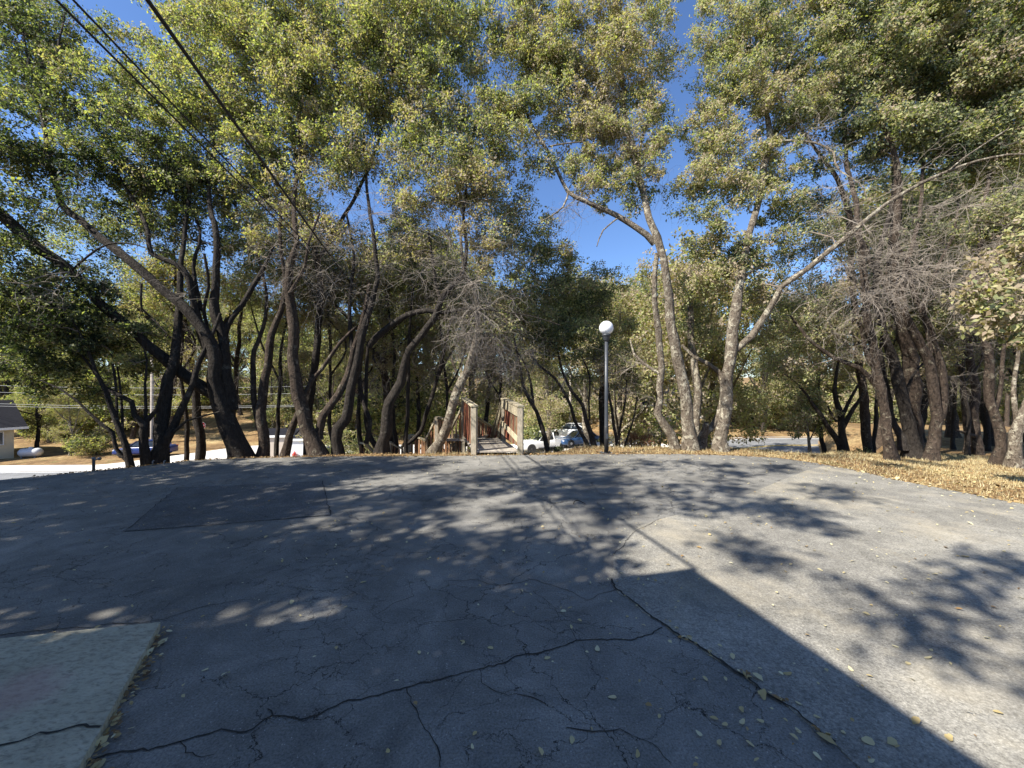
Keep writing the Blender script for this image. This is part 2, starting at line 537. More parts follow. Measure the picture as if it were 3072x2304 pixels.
def height(X, Y):
    X = np.asarray(X, float); Y = np.asarray(Y, float)
    d = np.maximum(signed_dist(X, Y, LOT_C), 0)
    S = street_level(X)
    wr = np.where(Y > 6.5, sm(.70, .84, X / np.maximum(Y, .1)), sm(4.3, 7.5, X))
    wl = sm(-4.5, -7.5, X)
    behind = sm(5.0, 2.0, Y)
    start = 0.25 + 0.25 * sm(-6, -3, X) + 0.9 * sm(.9, 2.0, X)
    c = -0.03 - np.maximum(d - start, 0) * (0.43 - 0.1 * np.exp(-((X - 0) / 3.0) ** 2) * np.exp(-d))
    c = np.minimum(c, -0.03 - 0.035 * d)
    slope_r = 0.055 + 0.03 * sm(5, 14, Y) * sm(20, 8, X)
    r = -0.03 - slope_r * d + 0.10 * np.exp(-((d - 1.2) / 0.9) ** 2)
    r = r - 0.22 * np.maximum(d - 5.5, 0) * sm(24, 14, X) * (1 - sm(.90, 1.02, X / np.maximum(Y, .1)))
    prof = c * (1 - wr) + r * wr
    prof = prof * (1 - behind) + (-0.03 - 0.06 * d) * behind
    k = 0.5
    z = np.logaddexp(prof / k, S / k) * k
    z = np.where(d < 0.3, prof, z)
    far = np.maximum(Y - (43 - 4 * sm(8, 20, X)), 0)
    hill = far * 0.10 * sm(0, 6, far) + 1.0 * sm(8, 30, far)
    hill *= np.where(X > 0, 1 - 0.5 * sm(0, 20, X), 1)
    z = z + np.minimum(hill, 9)
    road_zone = sm(21, 22.5, Y) * sm(36, 34.0, Y) + sm(34, 35, Y) * sm(44, 42, Y) * sm(-34, -28, X) * sm(20, 16, X)
    z = z + lumps(X, Y) * 0.06 * sm(0.2, 1.6, d) * (1 - np.clip(road_zone, 0, 1)) * (1 + far * 0.05)
    z = np.where(signed_dist(X, Y, LOT_C) < 0.05, -0.07, z)
    return z

def hz(x, y): return float(height(np.array([x]), np.array([y]))[0])

xs = np.unique(np.concatenate([np.linspace(-150, -40, 45), np.linspace(-40, -14, 50), np.linspace(-14, 16, 150), np.linspace(16, 45, 50), np.linspace(45, 150, 45)]))
ys = np.unique(np.concatenate([np.linspace(-40, 2, 30), np.linspace(2, 20, 110), np.linspace(20, 48, 70), np.linspace(48, 180, 60)]))
XX, YY = np.meshgrid(xs, ys)
ZZ = height(XX, YY)
nx, ny = len(xs), len(ys)
vv = np.stack([XX.ravel(), YY.ravel(), ZZ.ravel()], 1)
ii = np.arange(nx * ny).reshape(ny, nx)
ff = np.stack([ii[:-1, :-1].ravel(), ii[:-1, 1:].ravel(), ii[1:, 1:].ravel(), ii[1:, :-1].ravel()], 1)
tag(link('ground', np_mesh('ground', vv, ff, smooth=True), GROUND), kind='structure')

b = MB(); b.prism(LOT, -0.11, 0.0)
tag(b.build('parking_lot', ASPH), kind='structure')

seam_px = [(2420, 1412), (2330, 1448), (2235, 1487), (2100, 1531), (1990, 1556), (1920, 1579), (1862, 1625), (1843, 1665), (1834, 1728), (1846, 1768), (1880, 1800), (1922, 1828),
           (2000, 1882), (2111, 1955), (2190, 2004), (2271, 2057), (2388, 2144), (2504, 2241), (2585, 2310)]
seam = []
for i in range(len(seam_px) - 1):
    a = G(*seam_px[i]); c_ = G(*seam_px[i + 1])
    n = max(2, int((c_ - a).length / 0.05))
    for k in range(n):
        p = a.lerp(c_, k / n)
        j = 0.02 * mnoise.noise(p * 9) + 0.008 * mnoise.noise(p * 40)
        seam.append((p.x + j, p.y + j))
seam.append((1.6, 0.6)); seam.append((3.2, -3))
ov = [s for s in seam] + [(8.6, -4), (7.9, 0), (7.25, 3.0), (6.6, 4.9), (6.38, 5.4), (6.2, 6.15), (6.1, 6.95), (5.95, 7.3)]
b = MB(); b.prism(ov, 0.0005, 0.007)
tag(b.build('asphalt_overlay', ASPH_R), kind='structure')
pa = [G(373, 1596), G(532, 1464), G(967, 1444), G(992, 1546)]
pa2 = []
for i in range(4):
    a = pa[i]; c_ = pa[(i + 1) % 4]
    for k in range(24):
        p = a.lerp(c_, k / 24); j = 0.012 * mnoise.noise(p * 6)
        pa2.append((p.x + j, p.y + j))
b = MB(); b.prism(pa2, 0.0005, 0.006)
tag(b.build('asphalt_patch', ASPH_P), kind='structure')

# long open cracks as jagged dark strips
CRACK = simple('crack_fill', (0.03, 0.027, 0.022), 1.0, var=0.2, scale=30)
def crack_strip(name, pts, w, z=0.004):
    fp = []
    for i in range(len(pts) - 1):
        a = pts[i]; c_ = pts[i + 1]
        n = max(2, int((c_ - a).length / 0.025))
        for k in range(n):
            fp.append(a.lerp(c_, k / n))
    fp.append(pts[-1])
    vs = []; fs = []
    for i, p in enumerate(fp):
        t = (fp[min(i + 1, len(fp) - 1)] - fp[max(i - 1, 0)]).normalized()
        nrm = Vector((-t.y, t.x, 0))
        off = 0.022 * mnoise.noise(p * 7) + 0.014 * mnoise.noise(p * 25)
        ww = w * (0.55 + 0.9 * abs(mnoise.noise(p * 12 + Vector((5, 0, 0)))) + 0.5 * mnoise.noise(p * 2.5))
        ww = max(ww, w * 0.2)
        q = p + nrm * off
        vs += [(q.x + nrm.x * ww, q.y + nrm.y * ww, z), (q.x - nrm.x * ww, q.y - nrm.y * ww, z)]
        if i: fs.append((2 * i - 2, 2 * i, 2 * i + 1, 2 * i - 1))
    me = bpy.data.meshes.new(name); me.from_pydata(vs, [], fs)
    tag(link(name, me, CRACK), kind='structure')
def gp(l): return [G(*p) for p in l]
crack_strip('asphalt_crack', gp([(269, 2282), (428, 2248), (587, 2213), (686, 2188), (736, 2198), (816, 2148), (900, 2158), (990, 2123), (1100, 2098), (1214, 2064),
                         (1368, 2029), (1438, 2009), (1547, 1974), (1696, 1939), (1731, 1922), (1895, 1922), (1990, 1885)]), 0.0048)
crack_strip('asphalt_crack', gp([(1731, 1922), (1690, 1870), (1665, 1832), (1640, 1800), (1600, 1772)]), 0.0022)
crack_strip('asphalt_crack', gp([(1222, 2066), (1230, 2110), (1262, 2180), (1300, 2230), (1325, 2275), (1318, 2304)]), 0.003)
crack_strip('asphalt_crack', gp([(816, 2148), (800, 2130)]), 0.005)
crack_strip('asphalt_crack', gp([(545, 2222), (560, 2258), (600, 2275), (640, 2270)]), 0.002)
crack_strip('asphalt_crack', gp([(1438, 2009), (1447, 2050), (1490, 2078), (1560, 2090), (1640, 2110)]), 0.003)
crack_strip('asphalt_crack', gp([(1700, 2180), (1780, 2200), (1860, 2190), (1960, 2230), (2010, 2290)]), 0.003)
crack_strip('asphalt_crack', gp([(0, 1905), (120, 1893), (240, 1884), (330, 1875), (480, 1862), (560, 1835), (640, 1812), (760, 1798)]), 0.0035)
crack_strip('asphalt_crack', gp([(1846, 1768), (1760, 1800), (1700, 1770), (1600, 1740), (1500, 1760), (1430, 1740), (1330, 1748)]), 0.0025)
crack_strip('asphalt_crack', gp([(1230, 1747), (1240, 1790), (1180, 1812), (1120, 1850)]), 0.0022)
crack_strip('asphalt_crack', gp([(1843, 1665), (1900, 1600), (1985, 1556)]), 0.003, 0.0105)
# debris-dark joint along the overlay
crack_strip('asphalt_seam', [Vector((p[0], p[1], 0)) for p in seam[:-2] if p[1] < 3.05][::3], 0.009, 0.0105)
crack_strip('asphalt_seam', gp([(373, 1596), (532, 1464)]), 0.006, 0.009)
crack_strip('asphalt_seam', gp([(373, 1596), (700, 1572), (992, 1546)]), 0.006, 0.009)
crack_strip('asphalt_seam', gp([(967, 1444), (992, 1546)]), 0.006, 0.009)

# concrete slab
SL = [G(482, 1865, 0.05), G(228, 2316, 0.05)]
e1 = (SL[1] - SL[0]).normalized()
p0, p1 = SL[0], SL[0] + e1 * 2.4
q0 = G(0, 1915, 0.05); e2 = (q0 - p0).normalized()
q0 = p0 + e2 * 4.5; q1 = q0 + e1 * 2.4
slab_poly = []
for a_, c_ in ((p1, p0), (p0, q0), (q0, q1), (q1, p1)):
    for k in range(60):
        q_ = a_.lerp(c_, k / 60)
        slab_poly.append((q_.x + .006 * mnoise.noise(q_ * 14), q_.y + .006 * mnoise.noise(q_ * 14 + Vector((9, 0, 0)))))
b = MB(); b.prism(slab_poly, 0.0005, 0.05)
tag(b.build('concrete_slab', CONC), 'grey rough concrete slab with a crack and a reddish stain, lower left corner', 'concrete slab')
slab_crack = [G(-90, 2262, 0.05), G(0, 2235, 0.05), G(60, 2222, 0.05), G(120, 2198, 0.05), G(180, 2190, 0.05), G(236, 2176, 0.05), G(296, 2186, 0.05)]
crack_strip('slab_crack', slab_crack, 0.0055, 0.0535)

# ------------------------------------------------------------------ road and pale shoulder
def strip(name, y0f, y1f, x0, x1, mat, dz, nxs=150, nys=8):
    X = np.linspace(x0, x1, nxs); T = np.linspace(0, 1, nys)
    XX, TT = np.meshgrid(X, T)
    YY = y0f(XX) * (1 - TT) + y1f(XX) * TT
    ZZ = street_level(XX) + dz
    v = np.stack([XX.ravel(), YY.ravel(), ZZ.ravel()], 1)
    i = np.arange(nxs * nys).reshape(nys, nxs)
    f = np.stack([i[:-1, :-1].ravel(), i[:-1, 1:].ravel(), i[1:, 1:].ravel(), i[1:, :-1].ravel()], 1)
    return tag(link(name, np_mesh(name, v, f), mat), kind='structure')
farY = lambda X: 29.7 + (X + 38) * 0.030
nearY = lambda X: farY(X) - 7.6
PAINT_W = simple('white_paint', (0.75, 0.74, 0.7), 0.7, var=0.2, scale=3, dark=0.8)
PAINT_Y = simple('yellow_paint', (0.72, 0.50, 0.10), 0.7, var=0.2, scale=3, dark=0.8)
strip('road', nearY, farY, -110, 120, ASPH_ROAD, 0.14)
strip('road_edge_line', lambda X: farY(X) - 0.42, lambda X: farY(X) - 0.30, -110, 120, PAINT_W, 0.146, nys=2)
strip('road_edge_line', lambda X: nearY(X) + 0.30, lambda X: nearY(X) + 0.42, -110, 120, PAINT_W, 0.146, nys=2)
strip('road_centre_line', lambda X: nearY(X) + 3.68, lambda X: nearY(X) + 3.79, -12, 120, PAINT_Y, 0.146, nys=2)
strip('road_centre_line', lambda X: nearY(X) + 3.89, lambda X: nearY(X) + 4.00, -12, 120, PAINT_Y, 0.146, nys=2)
strip('gravel_shoulder', lambda X: farY(X) + 0.05, lambda X: farY(X) + 2.4 - 1.6 * sm(2, 14, X) + 10.0 * sm(-35, -28, X) * sm(14, 10, X), -110, 14, CONC_L, 0.135, nys=14)
strip('road_kerb', lambda X: farY(X) + 0.02, lambda X: farY(X) + 0.2, 13, 120, CONC_L, 0.2, nys=2)

# ------------------------------------------------------------------ trees
def catmull(pts, step):
    """pts: list of (Vector, radius) -> finer list"""
    out = []
    n = len(pts)
    for i in range(n - 1):
        p0 = pts[max(i - 1, 0)]; p1 = pts[i]; p2 = pts[i + 1]; p3 = pts[min(i + 2, n - 1)]
        L = (p2[0] - p1[0]).length
        k = max(1, int(L / step))
        for j in range(k):
            t = j / k
            def cr(a, b_, c_, d):
                return 0.5 * ((2 * b_) + (-a + c_) * t + (2 * a - 5 * b_ + 4 * c_ - d) * t * t + (-a + 3 * b_ - 3 * c_ + d) * t ** 3)
            out.append((cr(p0[0], p1[0], p2[0], p3[0]), p1[1] * (1 - t) + p2[1] * t))
    out.append(pts[-1])
    return out

def ball(n, rng=RNG):
    v = rng.normal(size=(n, 3))
    v /= np.linalg.norm(v, axis=1, keepdims=True) + 1e-9
    return v

def leaves_arrays(cent, rad, per, size, tone, rng=RNG, up=0.8, shell=0.45):
    """cent (N,3), rad (N,), tone (N,) -> verts, faces, tone per vertex"""
    n = len(cent)
    idx = np.repeat(np.arange(n), per)
    m = len(idx)
    S = 13
    sub = ball(n * S, rng) * (rng.random(n * S) ** 0.4)[:, None]
    sub = sub.reshape(n, S, 3)
    pick = sub[idx, rng.integers(0, S, m)]
    u = ball(m, rng)
    off = (pick + u * (0.42 * rng.random(m) ** 0.7)[:, None]) * rad[idx][:, None]
    off[:, 2] *= 0.8
    pos = cent[idx] + off
    d = u * 0.5 + ball(m, rng) * 0.9 + np.array([0, 0, -0.1])
    d /= np.linalg.norm(d, axis=1, keepdims=True)
    nn = ball(m, rng) * 0.85 + np.array([-0.62, -0.58, up * 0.6])
    side = np.cross(d, nn); side /= np.linalg.norm(side, axis=1, keepdims=True) + 1e-9
    nrm = np.cross(side, d)
    s = size * np.clip(np.exp(rng.normal(size=m) * 0.35), .45, 1.7)
    w = s * (0.42 + 0.2 * rng.random(m))
    v = np.empty((m, 4, 3), np.float32)
    v[:, 0] = pos
    v[:, 1] = pos + d * (s * 0.5)[:, None] + side * (w * 0.5)[:, None] + nrm * (w * 0.18)[:, None]
    v[:, 2] = pos + d * s[:, None]
    v[:, 3] = pos + d * (s * 0.5)[:, None] - side * (w * 0.5)[:, None] + nrm * (w * 0.18)[:, None]
    f = np.arange(m * 4).reshape(m, 4)
    t = np.clip(tone[idx] + rng.normal(size=m) * 0.2, 0, 1)
    return v.reshape(-1, 3), f, np.repeat(t, 4)

def twig_arrays(cent, rad, per, r=0.0042, rng=RNG):
    n = len(cent); idx = np.repeat(np.arange(n), per); m = len(idx)
    st = cent[idx] + ball(m, rng) * (rad[idx] * 0.15)[:, None]
    d = ball(m, rng); L = rad[idx] * (0.7 + 0.5 * rng.random(m))
    pts = [st]
    cur = st
    for k in range(3):
        d = d + ball(m, rng) * 0.55; d /= np.linalg.norm(d, axis=1, keepdims=True)
        cur = cur + d * (L / 3)[:, None]
        pts.append(cur)
    axis = pts[-1] - pts[0]; axis /= np.linalg.norm(axis, axis=1, keepdims=True) + 1e-9
    u = np.cross(axis, ball(m, rng)); u /= np.linalg.norm(u, axis=1, keepdims=True) + 1e-9
    w = np.cross(axis, u)
    v = np.empty((m, 12, 3), np.float32)
    for k in range(4):
        rk = r * (1.0, 0.8, 0.6, 0.35)[k]
        for j in range(3):
            a = 2 * math.pi * j / 3
            v[:, k * 3 + j] = pts[k] + (u * math.cos(a) + w * math.sin(a)) * rk
    base = (np.arange(m) * 12)[:, None]
    fl = []
    for k in range(3):
        for j in range(3):
            a = k * 3 + j; b_ = k * 3 + (j + 1) % 3
            fl.append([a, b_, b_ + 3, a + 3])
    f = (base[:, :, None] + np.array(fl)[None]).reshape(-1, 4)
    return v.reshape(-1, 3), f

def dead_tangle(b, c, r, n, rad=0.006, rng=random, droop=0.15):
    """crooked bare twigs that fork"""
    for _ in range(n):
        p = Vector(c)
        d = Vector((rng.gauss(0, 1), rng.gauss(0, 1), rng.gauss(0, 1) - droop)).normalized()
        stack = [(p, d, rad, r * rng.uniform(1.0, 1.9), 0)]
        while stack:
            p, d, rr, L, lev = stack.pop()
            pts = [p]; k = 6
            for j in range(k):
                d = (d + Vector((rng.gauss(0, .38), rng.gauss(0, .38), rng.gauss(0, .38) - droop * 0.3))).normalized()
                p = p + d * (L / k)
                pts.append(p)
                if lev < 2 and rng.random() < 0.45:
                    stack.append((p, (d + Vector((rng.gauss(0, .8), rng.gauss(0, .8), rng.gauss(0, .8)))).normalized(), rr * 0.6, L * 0.5, lev + 1))
            b.tube(pts, [rr * (1 - 0.65 * j / k) for j in range(k + 1)], 3, cap=False)

def build_tree(name, label, cat, base, limbs, blobs, bark, group=None, leaf=0.056, lpc=260, kclump=31, crad=0.36,
               dead=None, twigs=9, twig_mat=None, sides=10, leafmat=None, branch_min=0.35, rng=None, tshift=0.0):
    """limbs: lists of (Vector, radius) ; blobs: (Vector centre, r, tone, density)"""
    rng = rng or RNG
    base = Vector(base)
    root = empty(name, base)
    tag(root, label, cat, group)
    b = MB()
    nodes = []; nrad = []
    for li, lb in enumerate(limbs):
        f = catmull(lb, 0.22)
        pts = []
        for j, (p, r) in enumerate(f):
            q = p + Vector((mnoise.noise(p * 1.6 + Vector((li * 3, 0, 0))), mnoise.noise(p * 1.6 + Vector((0, 7, li))), 0)) * min(0.06, r * 0.7)
            pts.append(q - base)
            if p.z > base.z + branch_min:
                nodes.append(tuple(q)); nrad.append(r)
        rr = [x[1] for x in f]
        if li == 0 or (lb[0][0].z - base.z) < 0.35:      # root flare
            for j in range(len(rr)):
                hgt = f[j][0].z - base.z
                if hgt < 0.45: rr[j] *= 1 + 0.34 * (1 - max(hgt, 0) / 0.45) ** 2
        b.tube(pts, rr, sides, bump=0.22, cap=False)
    tvs = np.array(b.v, dtype=np.float32); tfs = np.array(b.f, dtype=np.int64); n0 = len(tfs)
    # leaf clumps, each hung on a grown branch
    cents = []; crads = []; tones = []
    for (c, r, tn, dn) in blobs:
        n = max(2, int(kclump * r * r * dn))
        u = ball(n, rng) * (r * rng.random(n) ** 0.5)[:, None]
        u[:, 2] *= 0.85
        cc = u + np.array(c)
        cents.append(cc); crads.append(crad * (0.6 + 0.7 * rng.random(n)))
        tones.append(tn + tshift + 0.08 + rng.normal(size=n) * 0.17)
    if cents:
        cents = np.concatenate(cents); crads = np.concatenate(crads); tones = np.concatenate(tones)
        nod = np.array(nodes); nr = np.array(nrad)
        d0 = np.min(np.linalg.norm(cents[:, None, :] - nod[None, ::2, :], axis=2), axis=1) if len(nod) > 1 else np.zeros(len(cents))
        order = np.argsort(d0)
        cap_n = len(nod) + len(order) * 3 + 5
        A = np.zeros((cap_n, 3)); A[:len(nod)] = nod
        R = np.zeros(cap_n); R[:len(nr)] = nr
        cnt = len(nod)
        bb = MB()
        for i in order:
            c = cents[i]
            dd = np.linalg.norm(A[:cnt] - c, axis=1) + 0.5 * np.maximum(A[:cnt, 2] - c[2], 0)
            k = int(np.argmin(dd))
            p0 = A[k].copy(); L = np.linalg.norm(c - p0)
            if L < 0.12: continue
            r0 = min(R[k] * 0.65, 0.008 + 0.011 * L)
            jit = rng.normal(size=(2, 3)) * L * 0.10
            m1 = p0 + (c - p0) * 0.35 + jit[0] + np.array([0, 0, 0.05 * L])
            m2 = p0 + (c - p0) * 0.7 + jit[1] + np.array([0, 0, 0.03 * L])
            pts = [Vector(p0) - base, Vector(m1) - base, Vector(m2) - base, Vector(c) - base]
            bb.tube(pts, [r0, r0 * 0.8, r0 * 0.6, r0 * 0.35], 5 if r0 > 0.012 else 4, cap=False)
            for q, rq in ((m1, r0 * 0.8), (m2, r0 * 0.6), (c, r0 * 0.4)):
                A[cnt] = q; R[cnt] = rq; cnt += 1
        bo = np.array(base)
        bv = np.array(bb.v, dtype=np.float32); bf = np.array(bb.f, dtype=np.int64)
        if twigs:
            tv, tf = twig_arrays(cents - bo, crads * 1.1, twigs, rng=rng)
            bf = np.concatenate([bf, tf + len(bv)]); bv = np.concatenate([bv, tv])
        tfs = np.concatenate([tfs, bf + len(tvs)]); tvs = np.concatenate([tvs, bv])
        v, f, t = leaves_arrays(cents - bo, crads, lpc, leaf, tones, rng)
        link('crown', np_mesh('crown', v, f, t), leafmat or LEAF, root)
    tme = np_mesh('trunk', tvs, tfs, smooth=True)
    link('trunk', tme, bark, root)
    tme.materials.append(twig_mat or TWIG)
    mi = np.zeros(len(tfs), dtype=np.int32); mi[n0:] = 1
    tme.polygons.foreach_set('material_index', mi)
    if dead:
        db = MB(); nod = np.array(nodes)
        for (c, r, n, rad, dp) in dead:
            c = Vector(c)
            k = int(np.argmin(np.linalg.norm(nod - np.array(c), axis=1)))
            a = Vector(nod[k]); m_ = a.lerp(c, .5) + Vector((random.gauss(0, .08), random.gauss(0, .08), .06))
            db.tube([a - base, m_ - base, c - base], [rad * 2.2, rad * 1.8, rad * 1.4], 4, cap=False)
            dead_tangle(db, c - base, r, n, rad, droop=dp)
        db.build('dead_twigs', TWIG_PALE, root)
    return root

def back(py, Y):
    """crowns stand upright: their tops lie no nearer than their middles"""
    if Y < 6.3: return Y
    return Y + min(max((700 - py) / 700, 0), 1.25) * 2.3

def limb(pts, Y0, Y1=None, ground=False):
    """pts (px,py,width px) ; depth runs Y0..Y1 along the limb"""
    Y1 = Y0 if Y1 is None else Y1
    out = []
    L = [0]
    for i in range(1, len(pts)): L.append(L[-1] + math.dist(pts[i][:2], pts[i - 1][:2]))
    for (x, y, w), l in zip(pts, L):
        Y = back(y, Y0 + (Y1 - Y0) * l / max(L[-1], 1))
        out.append((P(x, y, Y), w / FPX * Y / 2 * (.74 if x > 2600 else .84)))
    if ground:
        p, r = out[0]
        gz = hz(p.x, p.y)
        q = Vector((p.x + (p.x - out[1][0].x) * 0.1, p.y, min(gz, p.z) - 0.25))
        out.insert(0, (q, r * 1.15))
    return out

def gbase(px, Y):
    x = (px - 1536) / FPX * Y
    return (x, Y, hz(x, Y))

def B(px, py, Y, r, tone=0.4, dn=1.0):
    Y2 = back(py, Y)
    return (P(px, py, Y2), r * Y2 / Y, tone, dn * (Y / Y2) ** 1.2)
def Dd(px, py, Y, r, n, rad=0.006, dp=0.15): return (P(px, py, back(py, Y)), r, n, rad, dp)

OAK = 'oak tree'
# --- far left multi-stem tree in the dark
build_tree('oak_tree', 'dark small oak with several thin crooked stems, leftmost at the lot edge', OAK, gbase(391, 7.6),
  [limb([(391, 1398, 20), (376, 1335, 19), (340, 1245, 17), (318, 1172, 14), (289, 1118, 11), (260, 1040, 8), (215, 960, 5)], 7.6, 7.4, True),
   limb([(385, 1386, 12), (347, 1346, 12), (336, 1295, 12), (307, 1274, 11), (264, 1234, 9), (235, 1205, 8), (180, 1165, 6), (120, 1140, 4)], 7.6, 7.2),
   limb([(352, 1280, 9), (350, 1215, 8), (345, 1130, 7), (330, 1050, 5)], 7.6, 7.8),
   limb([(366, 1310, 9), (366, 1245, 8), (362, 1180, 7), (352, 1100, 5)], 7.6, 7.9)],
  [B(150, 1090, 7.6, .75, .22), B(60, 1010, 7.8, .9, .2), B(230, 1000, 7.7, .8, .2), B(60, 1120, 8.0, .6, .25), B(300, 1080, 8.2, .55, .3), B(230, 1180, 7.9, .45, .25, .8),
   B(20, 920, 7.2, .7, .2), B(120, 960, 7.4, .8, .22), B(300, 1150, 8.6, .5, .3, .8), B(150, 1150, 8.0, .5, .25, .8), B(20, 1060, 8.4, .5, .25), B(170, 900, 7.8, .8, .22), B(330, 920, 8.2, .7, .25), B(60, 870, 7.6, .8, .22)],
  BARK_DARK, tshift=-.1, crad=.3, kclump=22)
build_tree('oak_tree', 'black twisted oak stem forking like a candelabra beside the thick dark trunk', OAK, gbase(443, 7.8),
  [limb([(443, 1392, 30), (427, 1335, 26), (430, 1295, 24), (434, 1274, 24), (401, 1245, 16), (394, 1205, 15), (347, 1180, 13), (311, 1161, 11), (280, 1110, 9), (240, 1060, 6)], 7.8, 7.6, True),
   limb([(434, 1274, 18), (470, 1230, 13), (481, 1190, 10), (500, 1150, 8)], 7.8, 8.0),
   limb([(436, 1280, 12), (438, 1227, 9), (434, 1154, 8), (440, 1080, 6), (420, 1000, 5)], 7.8, 8.0)],
  [B(400, 1090, 8.2, .6, .3, .8), B(330, 1010, 8.2, .7, .25, .8), B(450, 1010, 8.4, .6, .3, .6)], BARK_DARK, crad=.28)
build_tree('oak_tree', 'thickest black trunk behind the candelabra stem, two limbs rising steeply', OAK, gbase(480, 7.95),
  [limb([(474, 1390, 52), (482, 1340, 46), (488, 1281, 42), (499, 1209, 38), (511, 1136, 34), (527, 1006, 26), (538, 900, 20), (545, 780, 15), (560, 650, 12), (575, 520, 9)], 8.0, 8.6, True),
   limb([(497, 1330, 30), (521, 1281, 26), (561, 1194, 20), (600, 1080, 17), (625, 1030, 14), (660, 940, 10)], 8.0, 8.4),
   limb([(515, 1300, 11), (560, 1262, 8), (610, 1248, 6), (660, 1235, 5)], 8.0, 8.2)],
  [B(560, 560, 9.0, 1.1, .35), B(500, 700, 8.8, .8, .3, .7), B(420, 600, 9.0, .9, .3, .8), B(640, 700, 9.2, .7, .4, .6), B(560, 900, 9.2, .5, .5, .5)], BARK_DARK, tshift=-.1, crad=.32)
# --- big leaning oak at the left
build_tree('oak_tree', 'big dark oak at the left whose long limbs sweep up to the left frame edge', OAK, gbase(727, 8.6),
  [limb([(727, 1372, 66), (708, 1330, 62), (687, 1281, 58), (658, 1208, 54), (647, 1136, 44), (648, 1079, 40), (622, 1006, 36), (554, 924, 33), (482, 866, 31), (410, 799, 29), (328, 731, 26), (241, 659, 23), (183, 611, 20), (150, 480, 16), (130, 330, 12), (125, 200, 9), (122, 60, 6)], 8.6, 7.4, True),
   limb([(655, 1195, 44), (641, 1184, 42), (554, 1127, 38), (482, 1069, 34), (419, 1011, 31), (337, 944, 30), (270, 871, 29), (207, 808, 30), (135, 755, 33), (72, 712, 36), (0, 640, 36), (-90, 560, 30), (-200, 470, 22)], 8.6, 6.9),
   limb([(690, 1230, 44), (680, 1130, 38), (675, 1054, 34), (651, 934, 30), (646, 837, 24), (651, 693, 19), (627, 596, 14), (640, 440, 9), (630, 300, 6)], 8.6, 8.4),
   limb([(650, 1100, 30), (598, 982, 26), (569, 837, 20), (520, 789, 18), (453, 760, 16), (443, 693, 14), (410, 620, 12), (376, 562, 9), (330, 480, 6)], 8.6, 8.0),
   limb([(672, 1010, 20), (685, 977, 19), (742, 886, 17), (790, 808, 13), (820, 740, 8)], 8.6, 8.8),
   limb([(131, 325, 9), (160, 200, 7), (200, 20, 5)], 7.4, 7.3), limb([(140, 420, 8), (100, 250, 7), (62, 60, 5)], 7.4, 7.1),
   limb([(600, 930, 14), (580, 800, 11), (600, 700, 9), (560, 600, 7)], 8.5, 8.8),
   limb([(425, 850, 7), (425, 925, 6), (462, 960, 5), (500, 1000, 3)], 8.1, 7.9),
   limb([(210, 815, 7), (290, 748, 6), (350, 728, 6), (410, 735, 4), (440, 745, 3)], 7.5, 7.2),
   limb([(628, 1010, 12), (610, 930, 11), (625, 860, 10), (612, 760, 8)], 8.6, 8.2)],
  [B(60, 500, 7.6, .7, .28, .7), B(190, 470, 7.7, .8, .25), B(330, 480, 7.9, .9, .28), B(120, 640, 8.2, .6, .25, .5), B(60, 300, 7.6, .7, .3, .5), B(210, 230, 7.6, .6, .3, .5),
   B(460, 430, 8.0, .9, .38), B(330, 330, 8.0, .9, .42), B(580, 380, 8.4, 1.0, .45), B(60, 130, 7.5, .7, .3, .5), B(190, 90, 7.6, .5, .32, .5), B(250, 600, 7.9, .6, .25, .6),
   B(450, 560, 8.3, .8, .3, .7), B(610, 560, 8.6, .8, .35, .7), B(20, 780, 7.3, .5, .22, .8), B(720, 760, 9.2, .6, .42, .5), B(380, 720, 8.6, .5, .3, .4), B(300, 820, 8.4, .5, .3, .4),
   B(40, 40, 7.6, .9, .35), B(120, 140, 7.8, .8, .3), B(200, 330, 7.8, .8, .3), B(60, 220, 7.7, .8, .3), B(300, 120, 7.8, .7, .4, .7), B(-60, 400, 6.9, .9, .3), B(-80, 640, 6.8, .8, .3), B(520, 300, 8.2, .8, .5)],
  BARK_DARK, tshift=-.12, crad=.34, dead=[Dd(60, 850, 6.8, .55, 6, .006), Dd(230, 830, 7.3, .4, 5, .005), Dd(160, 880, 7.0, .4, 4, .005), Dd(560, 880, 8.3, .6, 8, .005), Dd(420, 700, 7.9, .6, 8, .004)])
# --- slim stems
build_tree('oak_tree', 'slim reddish straight trunk just right of the big leaning oak', OAK, gbase(792, 8.8),
  [limb([(792, 1368, 38), (787, 1263, 33), (787, 1172, 30), (801, 1100, 27), (815, 1006, 23), (845, 930, 18), (852, 830, 14), (840, 700, 11), (850, 560, 8)], 8.8, 8.9, True),
   limb([(779, 1290, 18), (772, 1262, 18), (761, 1190, 18), (761, 1118, 17), (765, 1054, 16), (791, 982, 13), (800, 880, 10), (770, 760, 7)], 8.85, 9.1)],
  [B(800, 480, 9.0, 1.1, .42), B(700, 560, 8.9, .8, .4), B(900, 600, 9.1, .9, .55, .9), B(780, 700, 9.3, .7, .6, .6), B(700, 380, 8.7, .8, .45)], BARK_MID,
  dead=[Dd(820, 740, 8.8, .8, 22, .005), Dd(860, 620, 8.7, .8, 20, .005), Dd(900, 820, 8.8, .7, 18, .005), Dd(760, 850, 9.0, .6, 10, .005)])
